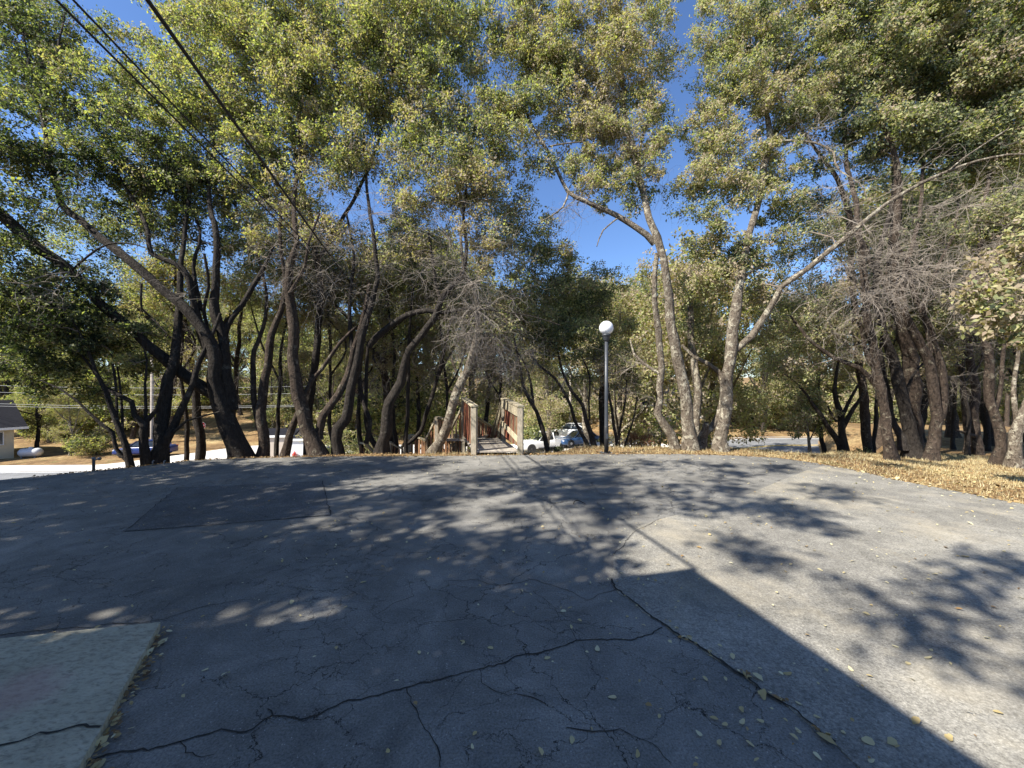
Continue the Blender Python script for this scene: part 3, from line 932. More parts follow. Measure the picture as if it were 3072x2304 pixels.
build_tree('oak_tree', 'grey forked trunk with a lichen-pale foot and a leg leaning to each side', OAK, gbase(950, 8.7),
  [limb([(955, 1364, 56), (938, 1320, 50), (917, 1281, 46), (895, 1190, 44), (884, 1100, 38), (878, 958, 34), (863, 876, 30), (865, 790, 25), (892, 730, 19), (880, 600, 14), (900, 450, 10), (890, 300, 7)], 8.7, 8.3, True),
   limb([(855, 1364, 26), (866, 1305, 26), (885, 1262, 22), (900, 1225, 20)], 8.8, 8.7, True),
   limb([(905, 1205, 20), (918, 1180, 18), (939, 1136, 16), (968, 1104, 14), (1020, 1030, 12), (1070, 980, 8)], 8.7, 8.9),
   limb([(955, 1320, 32), (953, 1302, 30), (975, 1245, 28), (1018, 1183, 26), (1044, 1129, 24), (1062, 1050, 20), (1090, 950, 16), (1110, 850, 12)], 8.75, 8.9),
   limb([(872, 880, 14), (915, 800, 11), (925, 730, 9), (960, 640, 6)], 8.4, 8.2)],
  [B(900, 250, 8.2, 1.1, .48), B(780, 200, 8.1, 1.0, .5), B(1000, 330, 8.2, 1.1, .45), B(880, 420, 8.4, .9, .5), B(1010, 480, 8.6, .8, .52, .8), B(680, 130, 7.8, .9, .5), B(560, 180, 7.8, .7, .5, .7),
   B(860, 60, 7.7, 1.0, .45), B(980, 660, 8.8, .7, .7, .6)], BARK_MID,
  dead=[Dd(900, 820, 8.4, .7, 16, .005), Dd(960, 700, 8.5, .8, 20, .005), Dd(1000, 850, 8.8, .7, 16, .005)])
build_tree('oak_tree', 'dark trunk with a swollen kinked foot between the forked grey tree and the picket stair', OAK, gbase(1015, 8.9),
  [limb([(1013, 1362, 34), (1008, 1320, 36), (1016, 1285, 38), (1036, 1255, 36), (1047, 1190, 33), (1062, 1129, 30), (1075, 1050, 27), (1097, 972, 24), (1120, 890, 20), (1132, 833, 17), (1120, 700, 13), (1100, 560, 10), (1090, 400, 7)], 8.9, 8.5, True),
   limb([(1060, 1130, 17), (1052, 1000, 15), (1048, 900, 13), (1062, 780, 10), (1040, 640, 7)], 8.9, 9.0),
   limb([(1098, 1330, 18), (1109, 1263, 17), (1091, 1208, 15), (1080, 1129, 14), (1082, 1040, 11)], 9.2, 9.3)],
  [B(1120, 200, 7.9, 1.1, .45), B(1100, 60, 7.6, 1.1, .45), B(1220, 120, 7.8, 1.0, .42), B(1180, 340, 8.3, 1.0, .5), B(1090, 520, 8.6, .8, .55, .8), B(1060, 760, 9.0, .6, .7, .5)], BARK_DARK,
  dead=[Dd(1060, 740, 8.7, .8, 22, .005), Dd(1120, 640, 8.6, .8, 20, .005), Dd(1150, 800, 8.8, .7, 16, .005), Dd(1080, 880, 8.9, .6, 14, .005)])
build_tree('oak_tree', 'stout dark trunk at the left end of the pickets, long limb crossing right', OAK, gbase(1145, 9.2),
  [limb([(1145, 1362, 52), (1152, 1320, 44), (1159, 1303, 42), (1167, 1208, 36), (1190, 1170, 34), (1206, 1147, 32), (1214, 1107, 30), (1232, 1050, 26), (1262, 1010, 24), (1305, 950, 24), (1320, 900, 20), (1345, 870, 20), (1380, 830, 18), (1400, 760, 13), (1390, 640, 10), (1410, 500, 7)], 9.2, 8.4, True),
   limb([(1128, 1340, 20), (1100, 1285, 17), (1100, 1130, 13), (1105, 1040, 11)], 9.3, 9.5),
   limb([(1105, 1040, 26), (1130, 1010, 24), (1170, 975, 22), (1220, 945, 20), (1280, 932, 18), (1330, 938, 14), (1400, 925, 10), (1470, 930, 6), (1600, 950, 4), (1680, 975, 3)], 9.0, 8.5),
   limb([(1318, 900, 13), (1305, 850, 12), (1300, 800, 10), (1285, 700, 7)], 8.8, 8.9)],
  [B(1300, 480, 8.5, 1.0, .48), B(1380, 350, 8.3, 1.0, .45), B(1250, 600, 8.7, .8, .6, .8), B(1400, 560, 8.5, .8, .7, .8), B(1300, 250, 8.1, 1.0, .42), B(1230, 760, 9.0, .6, .65, .6)], BARK_DARK,
  dead=[Dd(1350, 720, 8.5, .9, 26, .005), Dd(1420, 850, 8.4, .8, 30, .005, .4), Dd(1260, 820, 8.8, .8, 20, .005), Dd(1200, 720, 8.8, .8, 20, .005), Dd(1300, 600, 8.5, .8, 18, .005)])
build_tree('oak_tree', 'pair of thin black stems crossing behind the low picket section', OAK, gbase(1225, 10.4),
  [limb([(1217, 1345, 15), (1221, 1245, 14), (1224, 1172, 14), (1226, 1100, 12), (1228, 980, 10), (1240, 860, 7)], 10.4, 10.6, True),
   limb([(1222, 1330, 16), (1262, 1295, 15), (1293, 1190, 15), (1315, 1122, 13), (1335, 1050, 10), (1350, 960, 8)], 10.4, 10.2),
   limb([(1300, 1165, 9), (1330, 1100, 8), (1362, 1045, 6)], 10.4, 10.3)],
  [B(1240, 800, 10.8, .9, .4, .8), B(1350, 900, 10.6, .8, .45, .6), B(1300, 760, 10.6, .8, .45, .7)], BARK_DARK, twigs=6)
build_tree('oak_tree', 'pale ribbed leaning trunk growing up beside the left stair post, draped in dead twigs', OAK, gbase(1310, 9.3),
  [limb([(1300, 1362, 40), (1315, 1330, 38), (1344, 1274, 34), (1362, 1190, 32), (1385, 1140, 31), (1400, 1110, 28), (1415, 1060, 22), (1430, 1000, 17), (1437, 930, 15), (1420, 870, 13), (1395, 830, 11), (1380, 700, 8)], 9.3, 8.6, True),
   limb([(1392, 1130, 14), (1425, 1100, 12), (1432, 1050, 9), (1480, 985, 7), (1560, 960, 5)], 9.2, 8.8)],
  [B(1470, 700, 8.8, .8, .75, .7), B(1500, 800, 9.0, .7, .6, .5), B(1440, 600, 8.6, .8, .7, .7), B(1480, 440, 8.4, .9, .55, .8), B(1500, 950, 9.2, .6, .5, .5), B(1430, 520, 8.3, .5, .55)], BARK_PALE,
  dead=[Dd(1430, 930, 8.4, .8, 46, .005, .5), Dd(1400, 1000, 8.6, .6, 26, .005, .6), Dd(1480, 1020, 9.0, .7, 36, .005, .5), Dd(1480, 760, 8.6, .8, 26, .005), Dd(1540, 900, 9.0, .6, 20, .005),
        Dd(1520, 1090, 9.6, .6, 30, .005, .4), Dd(1390, 800, 8.4, .6, 18, .005)])
# --- thin stems right of the stair
build_tree('oak_tree', 'thin dark curved stem right behind the right stair post', OAK, gbase(1645, 10.0),
  [limb([(1645, 1357, 18), (1637, 1310, 17), (1628, 1280, 16), (1608, 1235, 14), (1590, 1200, 13), (1571, 1161, 11), (1560, 1100, 9), (1545, 1030, 7), (1530, 960, 5)], 10.0, 9.8, True),
   limb([(1600, 1225, 10), (1594, 1150, 9), (1575, 1090, 7), (1555, 1060, 5)], 10.0, 10.2)],
  [B(1570, 700, 10.0, .8, .5, .8), B(1640, 760, 10.2, .7, .45, .8), B(1530, 620, 9.8, .8, .6, .8), B(1720, 830, 10.6, .7, .4, .8), B(1600, 860, 10.2, .8, .45, .8), B(1540, 900, 10.0, .8, .55, .8), B(1650, 930, 10.4, .8, .35, .9), B(1600, 1010, 10.6, .7, .5, .7), B(1660, 800, 10.6, .7, .35, .7)], BARK_DARK,
  dead=[Dd(1600, 1050, 10.2, .8, 26, .005, .3), Dd(1560, 1000, 10.0, .6, 16, .005, .3)])
build_tree('oak_tree', 'two thin stems leaning left from one foot, just left of the lamp post', OAK, gbase(1778, 10.4),
  [limb([(1783, 1345, 20), (1772, 1300, 17), (1759, 1262, 15), (1748, 1215, 13), (1716, 1175, 11), (1690, 1120, 9), (1670, 1040, 7)], 10.4, 10.5, True),
   limb([(1768, 1343, 14), (1745, 1300, 12), (1723, 1262, 11), (1712, 1220, 11), (1698, 1189, 10), (1665, 1135, 9), (1622, 1100, 7), (1590, 1060, 5)], 10.4, 10.3, True),
   limb([(1768, 1262, 8), (1766, 1200, 7), (1770, 1130, 6), (1740, 1060, 5)], 10.4, 10.6)],
  [B(1690, 1010, 10.8, .9, .35, .9), B(1760, 980, 11.0, .9, .4, .8), B(1620, 1060, 10.8, .6, .35, .6), B(1730, 1110, 11.0, .5, .5, .6)], BARK_DARK,
  dead=[Dd(1700, 1120, 10.6, .6, 16, .005), Dd(1780, 1080, 10.8, .6, 16, .005)])
build_tree('oak_tree', 'slender dark sapling trio just right of the lamp post', OAK, gbase(1850, 10.8),
  [limb([(1852, 1335, 13), (1843, 1280, 11), (1835, 1225, 10), (1824, 1160, 8), (1815, 1080, 6)], 10.8, 11, True),
   limb([(1855, 1320, 9), (1862, 1270, 8), (1875, 1207, 7), (1880, 1140, 5)], 10.8, 11),
   limb([(1875, 1335, 8), (1900, 1260, 6), (1912, 1190, 5)], 10.9, 11, True)],
  [B(1860, 1090, 11.2, .8, .6, .7), B(1800, 1080, 11.4, .7, .35, .8), B(1900, 1160, 11.6, .6, .65, .6)], BARK_DARK,
  dead=[Dd(1880, 1180, 11, .7, 22, .005)])
build_tree('oak_tree', 'dark straight trunk half hidden directly behind the lamp post', OAK, gbase(1810, 12.5),
  [limb([(1812, 1340, 26), (1808, 1260, 24), (1806, 1180, 22), (1808, 1100, 19), (1815, 1000, 14), (1800, 900, 9)], 12.5, 12.6, True)],
  [B(1800, 880, 12.6, 1.0, .35, .9), B(1750, 950, 12.8, .9, .3, .9), B(1690, 900, 12.8, 1.0, .35, .8), B(1840, 1000, 12.6, .8, .7, .8)], BARK_DARK)
# --- tall pair
build_tree('oak_tree', 'tall mottled oak pair right of the lamp post, one arm arching left', OAK, gbase(2067, 9.4),
  [limb([(2072, 1352, 50), (2067, 1300, 46), (2059, 1225, 42), (2045, 1135, 38), (2027, 1045, 35), (2009, 954, 32), (1998, 860, 29), (1990, 780, 27), (1955, 678, 25), (1922, 558, 21), (1895, 434, 18), (1873, 325, 15), (1862, 163, 11), (1846, 54, 8), (1840, -80, 5)], 9.4, 8.3, True),
   limb([(2027, 1350, 34), (2008, 1300, 32), (1975, 1240, 26), (1982, 1190, 25), (1984, 1081, 24), (1975, 990, 22), (1962, 900, 18), (1965, 820, 17), (1972, 760, 16)], 9.5, 9.0, True),
   limb([(1965, 730, 24), (1940, 705, 22), (1900, 675, 20), (1846, 645, 18), (1759, 607, 15), (1705, 575, 14), (1672, 510, 12), (1629, 428, 11), (1586, 358, 9), (1564, 287, 8), (1520, 255, 5)], 9.0, 8.3),
   limb([(1705, 578, 7), (1690, 620, 6), (1650, 650, 4), (1615, 670, 3)], 8.6, 8.4), limb([(1860, 650, 6), (1810, 690, 5), (1790, 740, 3)], 8.9, 8.8),
   limb([(1920, 560, 9), (1925, 420, 8), (1960, 350, 7), (2000, 300, 4)], 8.8, 8.6), limb([(1645, 440, 6), (1700, 430, 5), (1745, 425, 4)], 8.5, 8.4),
   limb([(1873, 210, 7), (1930, 208, 6), (2000, 195, 3)], 8.6, 8.5), limb([(1975, 1120, 11), (1930, 1090, 10), (1900, 1060, 8), (1890, 1020, 5)], 9.3, 9.6)],
  [B(1680, 200, 8.2, .9, .55), B(1620, 300, 8.3, .7, .4, .9), B(1750, 320, 8.4, .8, .65), B(1830, 200, 8.3, .9, .7), B(1740, 80, 8.0, 1.0, .65), B(1880, 60, 8.1, .9, .6), B(1800, 430, 8.6, .7, .7),
   B(1900, 330, 8.6, .7, .6, .8), B(1960, 420, 8.8, .5, .5, .5), B(1830, 540, 8.9, .6, .45, .7), B(1760, 520, 8.7, .5, .45, .5), B(1590, 170, 8.1, .8, .5), B(1650, 40, 7.9, .8, .5, .9),
   B(1500, 330, 8.5, .7, .5), B(1720, 500, 8.6, .5, .6, .7), B(1860, 570, 8.9, .45, .55, .8), B(1940, 470, 8.8, .5, .6, .8), B(1660, 500, 8.5, .4, .45, .7), B(1800, 620, 8.9, .35, .5, .6), B(1750, 560, 8.7, .4, .55, .6), B(1560, 90, 8.1, .7, .55), B(1640, 150, 8.1, .7, .6), B(1970, 220, 8.5, .5, .5, .8), B(1960, 320, 8.6, .45, .55, .8), B(1700, 400, 8.5, .7, .7, .8), B(1790, 240, 8.4, .8, .75), B(1850, 360, 8.5, .7, .7), B(1860, 480, 8.7, .6, .65, .8), B(1960, 150, 8.5, .6, .55, .9), B(1950, 30, 8.2, .7, .6, .8), B(1560, 340, 8.4, .6, .35, .8), B(1600, 480, 8.5, .35, .35, .6), B(1930, 520, 8.8, .5, .5, .6), B(1900, 620, 9.0, .35, .45, .6)],
  BARK_PALE, tshift=.03, crad=.3, sides=12,
  dead=[Dd(1850, 400, 8.4, .7, 28, .004, .4), Dd(1700, 620, 8.7, .6, 14, .004, .3), Dd(1820, 300, 8.3, .7, 26, .004, .5), Dd(1880, 460, 8.6, .5, 20, .004, .4), Dd(1990, 560, 9, .6, 10, .003, .3), Dd(1740, 650, 8.6, .5, 8, .003, .3),
        Dd(1960, 230, 8.5, .6, 14, .003, .5), Dd(1900, 1100, 9.8, .5, 14, .005)])
build_tree('oak_tree', 'short broken bleached trunk propped between the mottled pair and the pale oak', OAK, gbase(2106, 9.7),
  [limb([(2100, 1352, 40), (2108, 1325, 38), (2118, 1300, 34), (2140, 1278, 22), (2153, 1247, 18), (2168, 1200, 18), (2168, 1150, 18), (2155, 1115, 17), (2124, 1090, 15), (2081, 1068, 13), (2045, 1035, 9)], 9.7, 10.2, True),
   limb([(2108, 1310, 30), (2112, 1290, 26), (2116, 1268, 18)], 9.7, 9.6),
   limb([(2085, 1340, 22), (2088, 1260, 26), (2092, 1180, 28), (2082, 1100, 25), (2074, 1010, 22), (2068, 920, 16)], 10.6, 10.9, True)],
  [B(2080, 880, 11, .8, .55, .7), B(2100, 1000, 11, .7, .55, .6)], BARK_PALE)
# --- pale oak with long bare arm
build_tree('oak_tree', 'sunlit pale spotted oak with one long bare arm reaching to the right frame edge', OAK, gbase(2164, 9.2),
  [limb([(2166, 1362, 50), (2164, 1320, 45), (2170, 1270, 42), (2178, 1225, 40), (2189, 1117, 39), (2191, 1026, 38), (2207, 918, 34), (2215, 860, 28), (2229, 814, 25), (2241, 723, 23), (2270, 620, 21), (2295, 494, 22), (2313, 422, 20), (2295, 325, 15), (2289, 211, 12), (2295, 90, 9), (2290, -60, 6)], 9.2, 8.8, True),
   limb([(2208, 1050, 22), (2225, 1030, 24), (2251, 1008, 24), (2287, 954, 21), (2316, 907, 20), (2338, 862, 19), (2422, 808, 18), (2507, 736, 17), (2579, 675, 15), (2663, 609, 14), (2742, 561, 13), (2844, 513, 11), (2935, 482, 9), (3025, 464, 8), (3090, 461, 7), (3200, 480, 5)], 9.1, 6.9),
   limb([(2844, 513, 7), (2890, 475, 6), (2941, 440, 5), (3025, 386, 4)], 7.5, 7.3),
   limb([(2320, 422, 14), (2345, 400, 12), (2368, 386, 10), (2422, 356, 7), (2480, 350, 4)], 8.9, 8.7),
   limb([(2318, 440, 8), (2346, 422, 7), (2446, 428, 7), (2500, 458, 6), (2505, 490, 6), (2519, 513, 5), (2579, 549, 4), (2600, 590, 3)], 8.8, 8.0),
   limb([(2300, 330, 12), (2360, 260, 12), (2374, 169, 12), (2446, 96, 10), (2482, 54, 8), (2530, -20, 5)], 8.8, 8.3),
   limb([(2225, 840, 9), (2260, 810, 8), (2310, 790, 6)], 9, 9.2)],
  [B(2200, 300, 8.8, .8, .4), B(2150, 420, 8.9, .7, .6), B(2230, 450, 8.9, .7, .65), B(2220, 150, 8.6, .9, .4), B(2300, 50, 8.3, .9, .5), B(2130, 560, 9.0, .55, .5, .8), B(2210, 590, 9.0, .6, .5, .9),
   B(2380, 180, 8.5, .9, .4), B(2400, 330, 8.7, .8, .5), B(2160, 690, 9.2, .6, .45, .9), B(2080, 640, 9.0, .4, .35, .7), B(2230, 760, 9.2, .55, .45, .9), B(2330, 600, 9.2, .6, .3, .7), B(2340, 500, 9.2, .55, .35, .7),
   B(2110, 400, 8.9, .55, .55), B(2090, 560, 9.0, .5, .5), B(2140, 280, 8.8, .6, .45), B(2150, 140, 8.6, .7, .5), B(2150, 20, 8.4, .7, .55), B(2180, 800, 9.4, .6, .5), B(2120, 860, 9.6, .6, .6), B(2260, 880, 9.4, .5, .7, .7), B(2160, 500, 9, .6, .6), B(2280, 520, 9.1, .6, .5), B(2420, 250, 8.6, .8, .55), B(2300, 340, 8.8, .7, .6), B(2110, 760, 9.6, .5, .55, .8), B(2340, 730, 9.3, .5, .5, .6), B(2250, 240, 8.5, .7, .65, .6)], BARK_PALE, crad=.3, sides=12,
  dead=[Dd(2420, 400, 8.6, .7, 24, .005), Dd(2300, 250, 8.5, .7, 14, .005), Dd(2520, 560, 8.2, .5, 12, .006), Dd(2480, 640, 8.4, .6, 18, .006), Dd(2600, 690, 8.1, .5, 16, .007), Dd(2350, 880, 9.0, .4, 10, .005)])
# --- right cluster
build_tree('oak_tree', 'reddish brown trunk, leftmost of the right cluster, with a limb arching left over the road', OAK, gbase(2676, 9.4),
  [limb([(2676, 1385, 44), (2668, 1330, 36), (2656, 1253, 34), (2636, 1135, 32), (2617, 1029, 28), (2597, 939, 25), (2590, 820, 21), (2575, 700, 18), (2567, 600, 15), (2543, 500, 12), (2530, 360, 9), (2520, 200, 6)], 9.4, 9.3, True),
   limb([(2650, 1200, 20), (2625, 1151, 19), (2578, 1104, 16), (2507, 1076, 14), (2440, 1029, 11), (2400, 985, 9), (2370, 947, 6)], 9.4, 9.8),
   limb([(2630, 1120, 15), (2600, 1060, 14), (2585, 990, 12), (2560, 900, 9), (2540, 800, 6)], 9.4, 9.7)],
  [B(2520, 130, 8.7, 1.0, .45), B(2600, 260, 8.9, .9, .5), B(2500, 300, 9.0, .8, .4), B(2480, 880, 9.9, .6, .6, .6), B(2420, 960, 10, .6, .55, .6), B(2400, 1080, 10.4, .7, .6, .8), B(2520, 1000, 10, .6, .65, .6), B(2440, 500, 9.5, .6, .3, .6), B(2480, 680, 9.5, .5, .3, .5), B(2380, 640, 9.6, .55, .3, .7)],
  BARK_MID, dead=[Dd(2560, 780, 8.8, .8, 34, .006), Dd(2600, 880, 8.7, .7, 34, .007, .4), Dd(2500, 1000, 9.6, .7, 22, .005), Dd(2450, 900, 9.6, .6, 14, .005)])
build_tree('oak_tree', 'thick black trunk with a dark double foot, second in the right cluster', OAK, gbase(2734, 9.9),
  [limb([(2738, 1375, 62), (2738, 1330, 54), (2734, 1292, 46), (2703, 1174, 38), (2679, 1076, 33), (2656, 1018, 28), (2640, 940, 25), (2625, 840, 21), (2640, 740, 17), (2675, 620, 15), (2681, 480, 12), (2670, 350, 9), (2680, 200, 6)], 9.9, 9.7, True),
   limb([(2715, 1350, 38), (2700, 1310, 28), (2679, 1268, 22), (2668, 1206, 17), (2655, 1120, 14), (2640, 1050, 10)], 9.9, 10.3),
   limb([(2715, 1200, 12), (2735, 1130, 10), (2770, 1090, 7)], 9.9, 10.2)],
  [B(2680, 110, 8.8, 1.1, .5), B(2760, 240, 9.1, 1.0, .45), B(2650, 400, 9.4, .8, .55, .9), B(2780, 420, 9.6, .8, .45, .8), B(2620, 520, 9.8, .6, .4, .7), B(2720, 680, 9.9, .5, .3, .6)], BARK_DARK, tshift=-.12,
  dead=[Dd(2680, 760, 9.2, .8, 34, .006), Dd(2720, 820, 9.0, .7, 34, .007, .4), Dd(2700, 560, 9.3, .7, 16, .006)])
build_tree('oak_tree', 'brown mottled trunk splitting into two uprights, third in the right cluster', OAK, gbase(2797, 9.6),
  [limb([(2797, 1378, 48), (2806, 1320, 40), (2813, 1253, 38), (2793, 1135, 35), (2785, 1068, 32), (2746, 1010, 29), (2719, 939, 25), (2710, 850, 20), (2730, 760, 16), (2760, 640, 13), (2770, 480, 10), (2790, 300, 7)], 9.6, 9.3, True),
   limb([(2815, 1260, 28), (2828, 1233, 28), (2828, 1155, 27), (2813, 1057, 25), (2785, 978, 23), (2754, 912, 20), (2740, 860, 16), (2720, 780, 14), (2660, 700, 9)], 9.6, 9.4),
   limb([(2795, 1060, 14), (2770, 920, 12), (2800, 830, 10), (2860, 700, 8), (2880, 560, 6)], 9.5, 9.5)],
  [B(2840, 100, 8.6, 1.1, .5), B(2900, 280, 9.0, 1.0, .45), B(2820, 340, 9.2, .8, .4), B(2900, 480, 9.4, .8, .4, .9), B(2830, 560, 9.6, .6, .35, .6), B(2880, 700, 9.7, .6, .3, .7)], BARK_MID,
  dead=[Dd(2780, 800, 9.0, .8, 34, .006), Dd(2850, 860, 8.9, .7, 28, .006, .4), Dd(2800, 620, 9.2, .7, 18, .006)])
build_tree('oak_tree', 'slanting reddish trunk near the right frame edge, in front of paler stems', OAK, gbase(2993, 9.2),
  [limb([(2993, 1390, 38), (2995, 1340, 33), (2993, 1292, 32), (2969, 1174, 30), (2965, 1096, 27), (2958, 1018, 25), (2955, 920, 22), (2940, 780, 18), (2950, 640, 14), (2980, 450, 10), (2990, 250, 7)], 9.2, 9.0, True),
   limb([(2985, 1240, 16), (3000, 1150, 14), (3010, 1050, 12), (3040, 940, 9)], 9.2, 9.4)],
  [B(2980, 120, 8.4, 1.1, .5), B(3040, 300, 8.6, 1.1, .5), B(2980, 450, 9.0, .9, .4), B(3050, 620, 9.0, .8, .35, .9), B(2960, 700, 9.3, .7, .35, .8), B(3000, 880, 9.6, .6, .4, .6)], BARK_MID,
  dead=[Dd(2960, 800, 8.8, .8, 26, .006), Dd(2900, 620, 8.8, .7, 18, .006), Dd(2880, 920, 9, .6, 20, .006, .4), Dd(3010, 700, 8.8, .7, 16, .006)])
build_tree('oak_tree', 'pale trunk leaning out of the picture at the right frame edge', OAK, gbase(3036, 8.9),
  [limb([(3034, 1392, 46), (3038, 1350, 42), (3046, 1300, 38), (3072, 1233, 34), (3110, 1150, 30), (3140, 1000, 26), (3130, 800, 20), (3110, 600, 15), (3100, 350, 10)], 8.9, 8.2, True),
   limb([(3055, 1270, 18), (3040, 1180, 15), (3052, 1080, 12), (3060, 960, 8)], 8.9, 9.1)],
  [B(3080, 120, 8.0, 1.1, .5), B(3120, 380, 8.2, 1.0, .45), B(3100, 650, 8.4, .9, .4)], BARK_PALE, dead=[Dd(3040, 760, 8.4, .7, 18, .006), Dd(3040, 560, 8.2, .7, 14, .006)])
build_tree('oak_tree', 'shaded grey trunk with a broken side stub, set back between the right trunks', OAK, gbase(2934, 12.0),
  [limb([(2934, 1362, 34), (2926, 1300, 30), (2922, 1250, 30), (2926, 1174, 28), (2915, 1080, 24), (2905, 960, 18), (2890, 820, 12)], 12.0, 12.2, True),
   limb([(2930, 1310, 18), (2900, 1300, 12), (2868, 1290, 6)], 12.0, 11.6),
   limb([(2905, 1330, 22), (2895, 1250, 20), (2885, 1150, 17), (2880, 1040, 12)], 12.6, 13, True)],
  [B(2900, 850, 12.3, 1.2, .3, .9), B(2850, 1000, 12.5, 1.0, .3, .8), B(2960, 1000, 12.5, 1.0, .3, .8), B(2990, 1130, 12.5, .8, .3, .8)], BARK_MID)
build_tree('oak_tree', 'charred black stump-like tree with four bare forks beside the driveway', OAK, gbase(2523, 12.0),
  [limb([(2530, 1340, 30), (2523, 1300, 24), (2523, 1253, 20), (2511, 1206, 15), (2503, 1170, 13), (2507, 1135, 10), (2515, 1080, 6)], 12, 12.1, True),
   limb([(2520, 1335, 22), (2484, 1276, 16), (2465, 1245, 14), (2440, 1213, 12), (2425, 1190, 9), (2390, 1150, 6), (2350, 1120, 4)], 12, 12.2, True),
   limb([(2526, 1285, 16), (2546, 1245, 14), (2574, 1206, 11), (2590, 1180, 7)], 12, 11.9),
   limb([(2523, 1250, 13), (2534, 1230, 12), (2554, 1194, 10), (2574, 1155, 7)], 12, 12.1),
   limb([(2510, 1265, 9), (2492, 1240, 8), (2484, 1218, 5)], 12, 12)],
  [B(2400, 1120, 12.6, .7, .6, .7), B(2520, 1080, 12.8, .8, .6, .6)], BARK_DARK)
build_tree('young_tree', 'small airy sapling with a pale thin stem between driveway and road', 'tree', gbase(2429, 12.5),
  [limb([(2429, 1366, 12), (2427, 1323, 9), (2424, 1290, 7), (2415, 1250, 4), (2400, 1210, 3)], 12.5, 12.5, True),
   limb([(2428, 1320, 5), (2446, 1285, 4), (2460, 1250, 3)], 12.5, 12.6), limb([(2426, 1310, 5), (2405, 1280, 4), (2395, 1255, 3)], 12.5, 12.4)],
  [B(2420, 1240, 12.5, .62, .5, 1.3), B(2390, 1270, 12.4, .4, .5, 1.2), B(2460, 1265, 12.6, .42, .5, 1.1), B(2420, 1190, 12.6, .45, .5)], BARK_PALE, crad=.26, branch_min=.1)
# --- overhanging leafy branch from a tree outside the right edge
build_tree('oak_tree', 'bright yellow-green leafy bough hanging in from beyond the right frame edge', OAK, (8.4, 4.6, hz(8.4, 4.6)),
  [[(Vector((8.4, 4.6, hz(8.4, 4.6) - .2)), .2), (Vector((8.35, 4.65, 1.6)), .17), (Vector((8.1, 4.8, 3.2)), .14), (Vector((7.7, 4.9, 4.6)), .09), (Vector((7.2, 5.0, 6.0)), .05)],
   [(Vector((8.2, 4.7, 2.2)), .07), (Vector((7.7, 5.0, 2.55)), .045), (Vector((7.2, 5.2, 2.5)), .02)],
   [(Vector((8.1, 4.8, 3.0)), .07), (Vector((7.6, 5.1, 3.3)), .045), (Vector((7.0, 5.4, 3.2)), .02)]],
  [B(2990, 850, 5.5, .32, .62, 2.2), B(3050, 780, 5.4, .36, .6, 2.2), B(3050, 920, 5.4, .38, .6, 2.2), B(2960, 950, 5.5, .28, .62, 2.2), B(3100, 1000, 5.3, .4, .58, 2), B(3090, 700, 5.3, .35, .55, 2), B(2925, 905, 5.6, .16, .65, 4),
   (Vector((8.2, 4.4, 4.6)), 1.0, .5, 1), (Vector((8.6, 5.0, 5.8)), 1.2, .5, 1), (Vector((7.6, 4.6, 7.0)), 1.0, .5, .8)],
  BARK_MID, tshift=.02, crad=.22, kclump=30, lpc=60, leaf=.07, dead=[Dd(3030, 1010, 5.8, .3, 8, .004)])
# --- leafy high boughs leaning toward the camera (upper left and centre)
build_tree('oak_tree', 'leafy oak set behind the left row, its green top filling the upper left centre', OAK, gbase(1000, 10.2),
  [limb([(925, 1330, 30), (930, 1200, 26), (950, 1050, 24), (960, 880, 22), (940, 700, 19), (900, 520, 16), (860, 330, 12), (820, 120, 8), (800, -60, 5)], 10.2, 8.6, True),
   limb([(950, 780, 14), (1050, 620, 12), (1130, 440, 10), (1180, 220, 8), (1220, 40, 5)], 9.4, 8.4),
   limb([(935, 680, 12), (820, 540, 10), (700, 380, 8), (600, 220, 6), (560, 60, 4)], 9.2, 8.2)],
  [B(700, 30, 7.9, .9, .48), B(820, 120, 8.0, .9, .48), B(950, 20, 7.8, 1.0, .46), B(1080, 140, 8.0, .9, .45), B(960, 200, 8.1, .8, .45), B(1200, 20, 7.9, 1.0, .42), B(1330, 60, 8.0, .9, .42), B(1250, 200, 8.2, .8, .38),
   B(600, 60, 7.8, .8, .5), B(660, 260, 8.1, .7, .45), B(1400, 180, 8.4, .7, .4), B(1430, 40, 8.2, .8, .42), B(760, 330, 8.4, .7, .4), B(380, 230, 8.3, .55, .5, .9), B(470, 180, 8.2, .6, .5), B(480, 60, 8.0, .5, .45, .7), B(1500, 120, 8.6, .5, .4, .8),
   B(1080, 300, 8.3, .7, .34), B(900, 340, 8.5, .7, .42)],
  BARK_DARK, leaf=.062, lpc=210, crad=.34)
def back_oak(label, px, Y, stem, blobs, bark=BARK_DARK, **kw):
    return build_tree('oak_tree', label, OAK, gbase(px, Y), stem, blobs, bark, **kw)
back_oak('twiggy oak in the second row behind the big leaning oak', 600, 12.0,
  [limb([(600, 1360, 30), (590, 1200, 26), (570, 1050, 22), (540, 900, 18), (520, 760, 12)], 12, 12, True), limb([(575, 1080, 16), (450, 960, 12), (350, 880, 8), (220, 850, 5)], 12, 11.5), limb([(585, 1120, 16), (680, 960, 12), (740, 820, 8)], 12, 12.4)],
  [B(260, 700, 11.5, 1.2, .3, .55), B(130, 760, 11.5, 1.1, .3, .5), B(380, 620, 11.8, 1.2, .35, .5), B(400, 860, 12, 1.1, .3, .6), B(240, 930, 12, 1.1, .3, .7), B(560, 780, 12.2, 1.1, .4, .5), B(700, 860, 12.4, 1.1, .6, .55), B(540, 960, 12.4, 1.0, .45, .6), B(660, 1000, 12.6, .9, .6, .5), B(330, 1010, 12.2, .9, .4, .7), B(60, 880, 11.5, 1.1, .3, .7), B(60, 1060, 11.5, 1, .3, .7), B(740, 700, 12, 1, .55, .5)], kclump=32, lpc=190)
